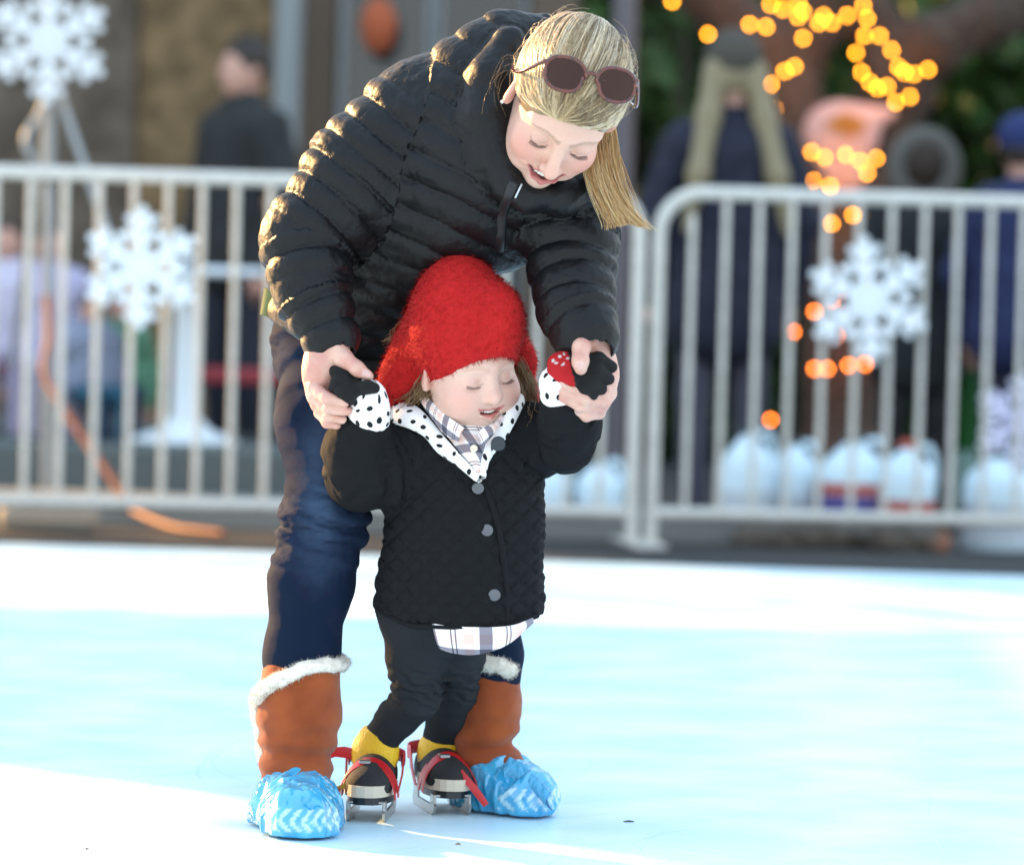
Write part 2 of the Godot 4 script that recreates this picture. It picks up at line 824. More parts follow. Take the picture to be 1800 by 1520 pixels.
func setting() -> void:
	var asphalt := paint(Color(0.055, 0.060, 0.058), 0.9)
	asphalt.albedo_texture = grain(0.012, 5, FastNoiseLite.TYPE_SIMPLEX_SMOOTH, 4, Color(0.72, 0.72, 0.7), Color(1.0, 1.0, 1.0), 512)
	relief(asphalt, grain(0.2, 2), 0.4, 0.35)
	asphalt.uv1_scale = Vector3.ONE * 0.45
	structure("ground", sheet(500, 500, Vector3(0, -0.03, 0)), asphalt)
	var ice := paint(Color(0.80, 0.925, 0.965), 0.34)
	ice.albedo_texture = ice_texture()
	ice.uv1_triplanar = true
	ice.uv1_scale = Vector3(0.42, 0.42, 0.42)
	ice.heightmap_enabled = true
	ice.heightmap_texture = grain(0.02, 5, FastNoiseLite.TYPE_SIMPLEX_SMOOTH, 9)
	ice.heightmap_scale = 0.25
	var slab := Mb.new()
	var turn := Basis(Vector3.UP, deg_to_rad(-3.5))
	slab.box(Vector3(0, -0.014, 1.25), Vector3(24, 0.028, 14.8), turn)
	structure("ice_rink", slab.mesh(), ice)
	# black rubber mat round the rink
	var rubber := paint(Color(0.012, 0.013, 0.014), 0.75)
	relief(rubber, grain(0.15), 0.2, 0.3)
	var mat_strip := Mb.new()
	mat_strip.box(Vector3(0, -0.012, -6.62), Vector3(24, 0.03, 0.85), turn, 0.006)
	tag(structure("rubber_border", mat_strip.mesh(), rubber), "", "")
	# a low stone kerb between the mat and the plaza
	var stone := paint(Color(0.20, 0.21, 0.20), 0.85)
	relief(stone, grain(0.08, 4), 0.3, 0.5)
	var kerb := Mb.new()
	kerb.box(Vector3(-1.8, 0.035, -7.55), Vector3(5.2, 0.10, 0.3), turn, 0.01)
	structure("kerb", kerb.mesh(), stone)
	# specks lying on the ice
	var dark := paint(Color(0.04, 0.03, 0.025), 0.8)
	var tan := paint(Color(0.22, 0.12, 0.05), 0.8)
	for q in [[1105, 1448, 9.0, "small dark twig lying alone on the ice right of the skates", dark, "twig"], [805, 1488, 4.0, "tiny brown leaf crumb on the ice in front of the child's skates", tan, "leaf_crumb"], [152, 1497, 2.5, "tiny dark speck of dirt on sunlit ice at lower left", dark, "dirt_crumb"]]:
		var d: float = 1005.0 / (q[1] - 450.0 - (q[0] - 900.0) * 0.028) * 7.0
		var p := at_px(q[0], q[1], 7.0 - d)
		p.y = 0.0
		var mb := Mb.new()
		var l: float = q[2] / 1150.0
		mb.tube(PackedVector3Array([p + Vector3(-l, 0.0012, 0), p + Vector3(0, 0.0022, 0.002), p + Vector3(l, 0.0014, -0.001)]), [0.0008, 0.0015, 0.0009], 6)
		solo(q[5], mb.mesh(), q[4], q[3], "debris")


func shade_sail() -> void:     # stands outside the picture at the left; the photograph shows the slanting edge of its shade on the ice
	var h := 3.2
	var slide := Vector3(0.72, -0.27, 0.66) / 0.27 * h
	var o := thing("shade_sail", "grey three-cornered shade sail on posts, outside the picture at the left of the rink", "shade sail", Vector3(-9.0, 0, -9.9))
	var corners := [Vector3(-4.4, 0, -3.95), Vector3(1.2, 0, -3.95), Vector3(1.0, 0, 1.0)]
	var cloth := Mb.new()
	var low := []
	for q in 2:
		var p3 := []
		for c: Vector3 in corners:
			p3.append(c - slide - o.position + Vector3(0, -0.006 if q == 0 else 0.0, 0))
		cloth.flat(p3 if q == 0 else [p3[0], p3[2], p3[1]])
		low = p3
	part("cloth", cloth.mesh(), paint(Color(0.30, 0.29, 0.27), 0.9), o)
	for p: Vector3 in low:
		var mb := Mb.new()
		mb.bar(Vector3(p.x, -0.02, p.z), Vector3(p.x, h + 0.05, p.z), 0.035, 8)
		part("post", mb.mesh(), paint(Color(0.3, 0.3, 0.3), 0.5), o)


func barrier_parts(root: Node3D, length: float, m: Material) -> void:
	var high := 1.08
	var r := 0.13
	var pts := PackedVector3Array([Vector3(0, 0.012, 0), Vector3(0, high - r, 0)])
	for k in range(1, 7):
		var w := PI / 2 * k / 6.0
		pts.append(Vector3(r - r * cos(w), high - r + r * sin(w), 0))
	pts.append(Vector3(length - r, high, 0))
	for k in range(1, 7):
		var w := PI / 2 * k / 6.0
		pts.append(Vector3(length - r + r * sin(w), high - r + r * cos(w), 0))
	pts.append(Vector3(length, 0.012, 0))
	var mb := Mb.new()
	mb.tube(pts, [0.021, 0.021], 12)
	part("frame", mb.mesh(), m, root)
	mb = Mb.new()
	mb.bar(Vector3(0.022, 0.10, 0), Vector3(length - 0.022, 0.10, 0), 0.019, 12)
	part("bottom_rail", mb.mesh(), m, root)
	mb = Mb.new()
	mb.bar(Vector3(0, 0.118, 0), Vector3(0, high - 0.02, 0), 0.0105, 10)
	var rod := mb.mesh()
	var count := int(length / 0.0985)
	for k in range(1, count):
		var x := k * length / count
		var b := part("bar", rod, m, root, Vector3(x, 0, 0))
		if x < r or x > length - r:
			b.scale.y = 0.95
	mb = Mb.new()
	mb.box(Vector3(0, 0.006, 0), Vector3(0.05, 0.012, 0.42), Basis(), 0.003)
	var foot := mb.mesh()
	for x in [0.0, length]:
		part("foot", foot, m, root, Vector3(x, 0.002, 0))


func fences() -> void:
	var steel := paint(Color(0.62, 0.61, 0.575), 0.45, 0.1)
	steel.albedo_texture = grain(0.03, 4, FastNoiseLite.TYPE_SIMPLEX_SMOOTH, 8, Color(0.86, 0.86, 0.84), Color(1, 1, 1))
	steel.uv1_triplanar = true
	steel.uv1_scale = Vector3.ONE * 3.0
	var a := at_px(1109, 960, -6.93)
	a.y = 0.003
	var dir := Vector3(-1.0, 0, 0.16).normalized()
	var len_l := 2.36
	var start := a + dir * len_l
	var left := thing("crowd_barrier", "galvanised steel crowd barrier behind the woman, with a white snowflake on its bars", "barrier", start, atan2(dir.z, -dir.x), "crowd barriers along the rink")
	barrier_parts(left, len_l, steel)
	var b := at_px(1143, 960, -6.96)
	b.y = 0.003
	var dir2 := Vector3(1.0, 0, -0.10).normalized()
	var right := thing("crowd_barrier", "galvanised steel crowd barrier with rounded corner, in front of the lit tree trunk", "barrier", b, atan2(-dir2.z, dir2.x), "crowd barriers along the rink")
	barrier_parts(right, 2.36, steel)
	# snowflakes
	var foam := paint(Color(0.80, 0.86, 0.90), 0.55)
	relief(foam, grain(0.2, 2), 0.15, 0.08)
	hang_snowflake(248, 470, 108, -6.62, 0.0, 0.0, foam, "white foam snowflake tied to the bars of the barrier at left")
	hang_snowflake(1527, 527, 112, -6.98, 0.0, 0.1, foam, "white foam snowflake tied to the barrier in front of the lit tree trunk")
	hang_snowflake(84, 72, 112, -7.9, 0.0, 0.0, foam, "large white snowflake high on a thin pole at upper left")
	var lilac := paint(Color(0.66, 0.66, 0.86), 0.6)
	hang_snowflake(1795, 742, 88, -7.15, 0.25, 0.0, lilac, "pale lilac snowflake low on the barrier at the right picture edge")


func flake_outline(r: float) -> PackedVector2Array:
	var pieces: Array[PackedVector2Array] = []
	for k in 6:
		var w := PI / 2 + TAU * k / 6.0
		var d := Vector2(cos(w), sin(w))
		pieces.append(stick(Vector2.ZERO, d * r * 0.93, r * 0.075))
		for s in [-1.0, 1.0]:
			for q in [[0.40, 0.30], [0.66, 0.25]]:
				var e := d.rotated(s * PI / 3.2)
				pieces.append(stick(d * r * q[0], d * r * q[0] + e * r * q[1], r * 0.062))
	var hexa := PackedVector2Array()
	for k in 12:
		hexa.append(Vector2(cos(TAU * k / 12.0), sin(TAU * k / 12.0)) * r * 0.21)
	var whole := hexa
	for p in pieces:
		var got := Geometry2D.merge_polygons(whole, p)
		var best := 0.0
		for g in got:
			if Geometry2D.is_polygon_clockwise(g):
				continue
			var area := 0.0
			for k in g.size():
				area += g[k].cross(g[(k + 1) % g.size()])
			if absf(area) > best:
				best = absf(area)
				whole = g
	return whole


func stick(a: Vector2, b: Vector2, r: float) -> PackedVector2Array:
	var out := PackedVector2Array()
	var w := (b - a).angle()
	for k in 7:
		out.append(b + Vector2.from_angle(w - PI / 2 + PI * k / 6.0) * r)
	for k in 7:
		out.append(a + Vector2.from_angle(w + PI / 2 + PI * k / 6.0) * r * 0.9)
	return out


func hang_snowflake(px: float, py: float, rpx: float, z: float, yaw: float, roll: float, m: Material, label: String) -> void:
	var r := rpx * (7.0 - z) / LENS
	var mb := Mb.new()
	mb.prism(flake_outline(r), 0.016)
	var o := solo("snowflake_decoration", mb.mesh(), m, label, "snowflake", "snowflake decorations", at_px(px, py, z + 0.035))
	o.rotation = Vector3(0, yaw, roll)
	var hub := Mb.new()
	hub.prism(flake_outline(r * 0.36), 0.026)
	var h := part("centre_star", hub.mesh(), m, o)
	h.rotation.z = PI / 6


func box_part(called: String, m: Material, parent: Node3D, mid: Vector3, size: Vector3, bevel := 0.01) -> MeshInstance3D:
	var mb := Mb.new()
	mb.box(mid, size, Basis(), bevel)
	return part(called, mb.mesh(), m, parent)


func beyond_the_fence() -> void:
	# the building behind, its front about 12 m past the skaters
	var z := -12.0
	var wall_m := paint(Color(0.18, 0.145, 0.112), 0.9)
	wall_m.albedo_texture = grain(0.02, 4, FastNoiseLite.TYPE_SIMPLEX_SMOOTH, 14, Color(0.62, 0.62, 0.6), Color(1, 1, 1))
	relief(wall_m, grain(0.06, 4), 1.0, 1.2)
	var tan_m := paint(Color(0.29, 0.195, 0.10), 0.9)
	tan_m.albedo_texture = wall_m.albedo_texture
	relief(tan_m, grain(0.06, 4), 1.0, 0.9)
	var steel := paint(Color(0.21, 0.245, 0.255), 0.5)
	var brown := paint(Color(0.115, 0.085, 0.06), 0.7)
	var dark := paint(Color(0.10, 0.105, 0.105), 0.7)
	var pane_m := paint(Color(0.02, 0.03, 0.035), 0.08)
	pane_m.transparency = BaseMaterial3D.TRANSPARENCY_ALPHA
	pane_m.albedo_color.a = 0.55
	var b := thing("building", "brown building with steel column and dark glass front behind the left barrier", "building", Vector3(-3.2, -0.03, z))
	box_part("wall", wall_m, b, Vector3(-0.55, 2.3, -2.0), Vector3(4.3, 4.6, 4.0))
	box_part("tan_wall", tan_m, b, Vector3(1.885, 2.3, -2.0), Vector3(0.57, 4.6, 3.9))
	box_part("column", steel, b, Vector3(2.235, 2.3, 0.12), Vector3(0.11, 4.6, 0.16), 0.02)
	box_part("brown_panel", brown, b, Vector3(2.30, 2.3, -1.95), Vector3(0.26, 4.6, 3.7))
	box_part("lintel", brown, b, Vector3(2.83, 4.1, -1.9), Vector3(0.80, 1.0, 3.8))
	box_part("roof", wall_m, b, Vector3(0.4, 4.70, -1.9), Vector3(6.3, 0.18, 4.5))
	box_part("back_wall", dark, b, Vector3(2.83, 1.8, -3.6), Vector3(0.80, 3.6, 0.3))
	box_part("side_wall", brown, b, Vector3(3.33, 2.3, -1.95), Vector3(0.2, 4.6, 3.9))
	box_part("shop_floor", dark, b, Vector3(2.83, 0.02, -1.9), Vector3(0.80, 0.06, 3.7))
	for k in 2:
		var w := box_part("window", steel, b, Vector3(2.63 + k * 0.40, 0.09, -0.1), Vector3(0.39, 0.1, 0.08))
		for s in [-1.0, 1.0]:
			box_part("frame", steel, w, Vector3(2.63 + k * 0.40 + s * 0.18, 1.86, -0.1), Vector3(0.03, 3.42, 0.07))
		box_part("pane", pane_m, w, Vector3(2.63 + k * 0.40, 1.86, -0.1), Vector3(0.33, 3.42, 0.012), 0.0)
	# an orange paper lantern hanging before the glass
	var orange := paint(Color(0.36, 0.085, 0.03), 0.8)
	var mb := Mb.new()
	mb.lathe([[0.001, -0.11], [0.03, -0.105], [0.06, -0.06], [0.075, 0.0], [0.07, 0.05], [0.045, 0.10], [0.02, 0.115], [0.001, 0.12]], Vector3.ZERO, 16)
	var lantern := solo("hanging_lantern", mb.mesh(), orange, "blurred orange lantern hanging in front of the dark shop glass", "lantern", "", at_px(665, 48, z + 0.35))
	mb = Mb.new()
	mb.bar(Vector3(0, 0.115, 0), Vector3(0, 2.6, 0), 0.004, 6)
	part("cord", mb.mesh(), paint(Color(0.03, 0.03, 0.03), 0.6), lantern)
	# grey post right of the woman's head
	mb = Mb.new()
	var foot := at_px(1076, 800, -10.5)
	foot.y = -0.03
	mb.lathe([[0.10, 0.0], [0.10, 0.03], [0.055, 0.06], [0.048, 0.2], [0.045, 2.6], [0.001, 2.62]], Vector3.ZERO, 14)
	solo("lamp_post", mb.mesh(), paint(Color(0.11, 0.10, 0.115), 0.6), "plain grey post standing before the green trees, right of the woman's head", "post", "", foot)
	# pale wall far right
	var far := thing("pale_building", "pale grey building seen between branches at upper right", "building", Vector3(5.6, -0.03, -22))
	box_part("wall", paint(Color(0.30, 0.27, 0.29), 0.9), far, Vector3(0, 2.6, -1.5), Vector3(5.0, 5.2, 3.0))
	box_part("roof", brown, far, Vector3(0, 5.28, -1.5), Vector3(5.3, 0.16, 3.3))
	# trees that close the view
	var bark := paint(Color(0.06, 0.045, 0.035), 0.95)
	relief(bark, grain(0.08, 4), 2.0, 0.4)
	var spots := [[0.75, -15.2, 1, "dark green leafy tree right beside the brown building"], [2.6, -16.6, 1, "green leafy tree standing behind the hatted onlooker"], [0.45, -17.8, 1, "green tree glimpsed just right of the plain grey post"], [1.75, -18.2, 0, "tall pale green tree in the gap behind the lit tree's left limb"], [4.3, -15.8, 2, "dense green tree behind the onlooker in the fur hood"], [6.2, -17.4, 0, "green tree behind the right picture edge, before the pale building"]]
	for q in spots:
		leafy_tree(Vector3(q[0], -0.03, q[1]), 3.8, 1.25, q[2], bark, q[3])
	# a thin-leaved tree outside the picture, whose loose shade lies on the ice at right
	leafy_tree(Vector3(-6.95, -0.03, -7.35), 4.2, 0.75, 1, bark, "slender thin-leaved tree outside the picture between the shade sail and the brown building", 1500)
	# clipped hedge in front of them
	var hedge_leaf := leaf_material(Color(0.020, 0.048, 0.016))
	var mm := leaf_cloud(5200, func() -> Vector3: return Vector3(rng.randf_range(-3.0, 3.0), rng.randf_range(0.02, 0.95), rng.randf_range(-0.45, 0.45)), 0.075, hedge_leaf)
	mm.name = "hedge"
	add_child(mm)
	mm.position = Vector3(3.4, -0.03, -13.9)
	tag(mm, "low dark green hedge behind the onlookers right of the building", "hedge", "", "stuff")
	# low slab, bench and table behind the left barrier
	var slab_m := paint(Color(0.11, 0.13, 0.128), 0.85)
	relief(slab_m, grain(0.08, 4), 0.4, 0.6)
	var step := Mb.new()
	step.box(Vector3.ZERO, Vector3(4.6, 0.2, 2.4), Basis(), 0.015)
	structure("stone_step", step.mesh(), slab_m, Vector3(-2.6, 0.07, -10.3))
	var red := paint(Color(0.30, 0.03, 0.04), 0.6)
	var iron := paint(Color(0.05, 0.045, 0.04), 0.7)
	var seat := thing("bench", "low red bench behind the left barrier, children sitting on it", "bench", Vector3(-1.62, 0.17, -9.9))
	box_part("seat", red, seat, Vector3(0, 0.235, 0), Vector3(1.7, 0.05, 0.36), 0.012)
	for x in [-0.75, 0.75]:
		box_part("leg", iron, seat, Vector3(x, 0.105, 0), Vector3(0.07, 0.21, 0.32), 0.01)
	var white := paint(Color(0.72, 0.80, 0.84), 0.5)
	var t := thing("pedestal_table", "white round pedestal table behind the left snowflake", "table", Vector3(-1.17, 0.17, -9.35))
	mb = Mb.new()
	mb.lathe([[0.001, 0.0], [0.19, 0.0], [0.19, 0.02], [0.10, 0.05], [0.05, 0.10], [0.045, 0.60], [0.001, 0.60]], Vector3.ZERO, 24)
	part("pedestal", mb.mesh(), white, t)
	mb = Mb.new()
	mb.lathe([[0.001, 0.602], [0.27, 0.602], [0.28, 0.612], [0.28, 0.625], [0.27, 0.635], [0.001, 0.636]], Vector3.ZERO, 28)
	part("table_top", mb.mesh(), white, t)
	# pole that carries the upper snowflake
	var pole_m := paint(Color(0.30, 0.33, 0.34), 0.45, 0.3)
	var ft := at_px(88, 700, -7.98)
	ft.y = -0.03
	var pole := thing("snowflake_pole", "thin grey pole with bent struts carrying the upper snowflake", "pole", ft)
	var rel := func(px: float, py: float, zz: float) -> Vector3: return at_px(px, py, zz) - ft
	mb = Mb.new()
	mb.bar(Vector3(0, 0, 0), rel.call(86, -60, -7.98), 0.019, 10)
	part("pole", mb.mesh(), pole_m, pole)
	mb = Mb.new()
	mb.tube(smooth_path(PackedVector3Array([rel.call(84, 165, -7.96), rel.call(66, 205, -7.93), rel.call(45, 240, -7.9), rel.call(52, 275, -7.9), rel.call(86, 320, -7.96)]), 5), [0.012, 0.012], 8)
	part("strut", mb.mesh(), pole_m, pole)
	mb = Mb.new()
	mb.bar(rel.call(92, 130, -7.97), rel.call(240, 560, -7.7), 0.012, 8)
	part("strut", mb.mesh(), pole_m, pole)
	mb = Mb.new()
	mb.bar(rel.call(92, 130, -8.0), rel.call(20, 640, -8.4), 0.012, 8)
	part("strut", mb.mesh(), pole_m, pole)
	# the orange cord
	var cord_m := paint(Color(0.30, 0.075, 0.025), 0.6)
	mb = Mb.new()
	var cord := path_px([[80, 490, -8.0], [86, 590, -7.9], [78, 660, -7.8], [140, 760, -7.6], [205, 855, -7.4], [228, 893, -7.3]])
	cord.append_array(path_px([[300, 925, -7.0], [350, 940, -6.85], [392, 954, -6.75]]))
	for k in cord.size():
		cord[k].y = maxf(cord[k].y, 0.016)
	mb.tube(smooth_path(cord, 5), [0.011, 0.011], 8)
	solo("extension_cord", mb.mesh(), cord_m, "orange extension cord trailing down behind the left barrier", "cord")
	# sandbag under the left barrier
	var sack := Field.new()
	var p0 := at_px(85, 955, -6.85)
	p0.y = 0.05
	sack.bone(p0 + Vector3(-0.11, 0, 0), p0 + Vector3(0.11, 0.0, 0.02), 0.05, 0.048, 0.02)
	sack.bone(p0 + Vector3(-0.1, -0.01, 0.06), p0 + Vector3(0.11, -0.01, 0.08), 0.042, 0.04, 0.04)
	var sack_m := paint(Color(0.26, 0.24, 0.20), 0.9)
	var bag := thing("sandbag", "beige sandbag lying at the foot of the left barrier", "sandbag", Vector3(p0.x, 0, p0.z))
	body("sack", [[sack, 0.015]], sack_m, bag, -bag.position)
	jugs()


func jugs() -> void:
	var clear := paint(Color(0.55, 0.74, 0.82), 0.22)
	clear.transparency = BaseMaterial3D.TRANSPARENCY_ALPHA
	clear.albedo_color.a = 0.62
	var milky := paint(Color(0.62, 0.78, 0.86), 0.35)
	var labels := [paint(Color(0.06, 0.05, 0.26), 0.5), paint(Color(0.45, 0.08, 0.05), 0.5), paint(Color(0.50, 0.56, 0.60), 0.5)]
	var cap_m := paint(Color(0.02, 0.03, 0.035), 0.5)
	# px, py of the base, half width px, height px, z, label colour, text
	var list := [
		[1312, 915, 48, 212, -7.62, 2, "tall pale blue water jug, leftmost of those behind the right barrier"],
		[1392, 918, 46, 190, -7.75, 2, "pale blue water jug with dark cap, second behind the right barrier"],
		[1498, 920, 62, 202, -7.66, 0, "water jug with dark blue and red label below the snowflake"],
		[1592, 925, 52, 195, -7.60, 1, "white water jug with small red label right of the blue-labelled jug"],
		[1752, 930, 62, 180, -7.70, 2, "broad pale water jug behind the barrier near the right edge"],
		[962, 905, 40, 147, -7.55, 1, "small clear jug with red label beside the child's jacket"],
		[1052, 905, 44, 152, -7.58, 2, "small clear blue jug left of the barrier posts"]]
	for q in list:
		var s: float = (7.0 - q[4]) / LENS
		var base := at_px(q[0], q[1], q[4])
		base.y = -0.03
		var r: float = q[2] * s
		var h: float = q[3] * s
		var o := thing("water_jug", q[6], "jug", base, 0.2, "plastic water jugs behind the barriers")
		var mb := Mb.new()
		mb.lathe([[0.001, 0.0], [r * 0.9, 0.0], [r, h * 0.04], [r, h * 0.3], [r * 0.97, h * 0.33], [r, h * 0.36], [r, h * 0.62], [r * 0.85, h * 0.75], [r * 0.4, h * 0.88], [r * 0.26, h * 0.91], [r * 0.26, h * 0.95], [0.001, h * 0.95]], Vector3.ZERO, 24)
		part("bottle", mb.mesh(), milky, o)
		mb = Mb.new()
		mb.lathe([[r * 0.3, h * 0.93], [r * 0.31, h * 0.99], [0.001, h]], Vector3.ZERO, 16)
		part("cap", mb.mesh(), cap_m if q[5] != 1 else labels[1], o)
		mb = Mb.new()
		mb.lathe([[r * 1.012, h * 0.08], [r * 1.015, h * 0.1], [r * 1.015, h * 0.44], [r * 1.012, h * 0.46]], Vector3.ZERO, 24)
		var lb := part("label_band", mb.mesh(), labels[q[5]], o)
		if q[5] == 0:
			mb = Mb.new()
			mb.lathe([[r * 1.018, h * 0.47], [r * 1.02, h * 0.48], [r * 1.02, h * 0.56], [r * 1.018, h * 0.57]], Vector3.ZERO, 24)
			part("red_band", mb.mesh(), labels[1], lb)
		mb = Mb.new()
		mb.tube(smooth_path(PackedVector3Array([Vector3(r * 0.3, h * 0.92, 0.0), Vector3(r * 0.75, h * 0.93, 0.0), Vector3(r * 0.95, h * 0.8, 0.0), Vector3(r * 0.97, h * 0.6, 0.0)]), 5), [0.012, 0.012], 8)
		part("handle", mb.mesh(), milky, o)
	# crumpled tarpaulin lying under the right barrier
	var tarp := Field.new()
	for k in 9:
		var p := at_px(1330 + k * 37 + rng.randf_range(-10, 10), 962 + rng.randf_range(-10, 8), -7.25 + rng.randf_range(-0.1, 0.1))
		p.y = 0.02 + rng.randf_range(0.0, 0.02)
		tarp.ball(p, Vector3(rng.randf_range(0.06, 0.10), rng.randf_range(0.035, 0.06), rng.randf_range(0.06, 0.11)), 0.05, Basis(Vector3.UP, rng.randf() * 3.0))
	tarp.slack = 0.03
	tarp.post = func(p: Vector3, d: float, _s: float, _t: int) -> float: return d - 0.03 * (0.4 - absf(crease.get_noise_3d(p.x * 0.5, p.y * 0.6, p.z * 0.5)))
	tarp.paint = func(p: Vector3, _n: Vector3) -> Color:
		var w := crease.get_noise_3d(p.x * 0.25, 3.0, p.z * 0.25)
		return Color(0.10, 0.085, 0.07).lerp(Color(0.34, 0.10, 0.03), clampf((p.x - 1.3) * 3.0 * (2.0 - p.x) + w * 1.6 - 0.35, 0.0, 1.0))
	var tm := paint(Color.WHITE, 0.7, 0.0, true)
	var to := thing("tarpaulin", "crumpled brown and rust tarpaulin lying under the right barrier", "tarpaulin", Vector3(1.55, 0, -7.25))
	body("cloth", [[tarp, 0.014]], tm, to, -to.position)
	# green bin between the onlookers
	var bin_at := at_px(1706, 700, -9.2)
	bin_at.y = -0.03
	var bin := thing("green_bin", "green plastic bin with pale base behind the right barrier", "bin", bin_at)
	var mb2 := Mb.new()
	mb2.lathe([[0.001, 0.08], [0.105, 0.08], [0.12, 0.55], [0.125, 0.56], [0.001, 0.57]], Vector3(0, 0.19, 0), 20)
	part("bin_body", mb2.mesh(), paint(Color(0.02, 0.14, 0.03), 0.5), bin)
	mb2 = Mb.new()
	mb2.lathe([[0.001, 0.0], [0.14, 0.0], [0.14, 0.26], [0.001, 0.265]], Vector3.ZERO, 20)
	part("base", mb2.mesh(), paint(Color(0.22, 0.36, 0.32), 0.6), bin)


func leaf_material(c: Color) -> StandardMaterial3D:
	var m := paint(c, 0.6, 0.0, true)
	m.backlight_enabled = true
	m.backlight = Color(0.25, 0.3, 0.1)
	return m


func leaf_cloud(count: int, where: Callable, size: float, m: Material) -> MultiMeshInstance3D:
	var mb := Mb.new()
	for k in 4:
		var t := Basis.from_euler(Vector3(rng.randf() * 3.0, rng.randf() * 6.0, rng.randf() * 3.0))
		var o := Vector3(rng.randf_range(-1, 1), rng.randf_range(-1, 1), rng.randf_range(-1, 1)) * 0.7
		mb.flat([o + t * Vector3(-0.35, 0, 0), o + t * Vector3(0, -0.8, 0.1), o + t * Vector3(0.35, 0, 0), o + t * Vector3(0, 0.9, 0.1)])
	var mm := MultiMesh.new()
	mm.transform_format = MultiMesh.TRANSFORM_3D
	mm.use_colors = true
	mm.mesh = mb.mesh()
	mm.instance_count = count
	for k in count:
		var s := size * rng.randf_range(0.6, 1.4)
		mm.set_instance_transform(k, Transform3D(Basis.from_euler(Vector3(rng.randf() * 6.0, rng.randf() * 6.0, rng.randf() * 6.0)) * s, where.call()))
		var w := rng.randf_range(0.5, 1.6)
		mm.set_instance_color(k, Color(w * rng.randf_range(0.8, 1.3), w, w * rng.randf_range(0.7, 1.1)))
	var o2 := MultiMeshInstance3D.new()
	o2.multimesh = mm
	o2.material_override = m
	return o2


func leafy_tree(base: Vector3, high: float, wide: float, tone: int, bark: Material, label: String, leaves := 3800) -> void:
	var o := thing("leafy_tree", label, "tree", base, 0.0, "leafy trees round the rink")
	var mb := Mb.new()
	mb.tube(PackedVector3Array([Vector3(0, -0.05, 0), Vector3(0.03, 0.6, 0), Vector3(-0.02, 1.5, 0.02), Vector3(0.05, high * 0.8, 0)]), [0.14, 0.11, 0.09, 0.03], 10)
	for k in 6:
		var w := k * 1.1
		var y := 0.5 + k * 0.35
		mb.tube(PackedVector3Array([Vector3(0, y, 0), Vector3(cos(w) * 0.4, y + 0.3, sin(w) * 0.4), Vector3(cos(w) * 0.9, y + 0.5, sin(w) * 0.9)]), [0.05, 0.035, 0.012], 7)
	part("trunk", mb.mesh(), bark, o)
	var clumps := []
	for k in 22:
		var y := rng.randf_range(0.25, high)
		var r := wide * (0.55 + 0.45 * sin(PI * clampf(y / high, 0.1, 0.95)))
		var w := rng.randf() * TAU
		clumps.append(Vector3(cos(w) * r * rng.randf_range(0.2, 0.85), y, sin(w) * r * rng.randf_range(0.2, 0.85)))
	var spot := func() -> Vector3:
		var q: Vector3 = clumps[rng.randi() % clumps.size()]
		var d := Vector3(rng.randfn(), rng.randfn() * 0.8, rng.randfn()) * 0.24
		return Vector3(q.x + d.x, maxf(q.y + d.y, 0.05), q.z + d.z)
	var tones := [Color(0.030, 0.070, 0.018), Color(0.045, 0.105, 0.022), Color(0.025, 0.06, 0.02)]
	var mm := leaf_cloud(leaves, spot, 0.085, leaf_material(tones[tone]))
	mm.name = "crown"
	o.add_child(mm)
	mm.set_meta("kind", "stuff")


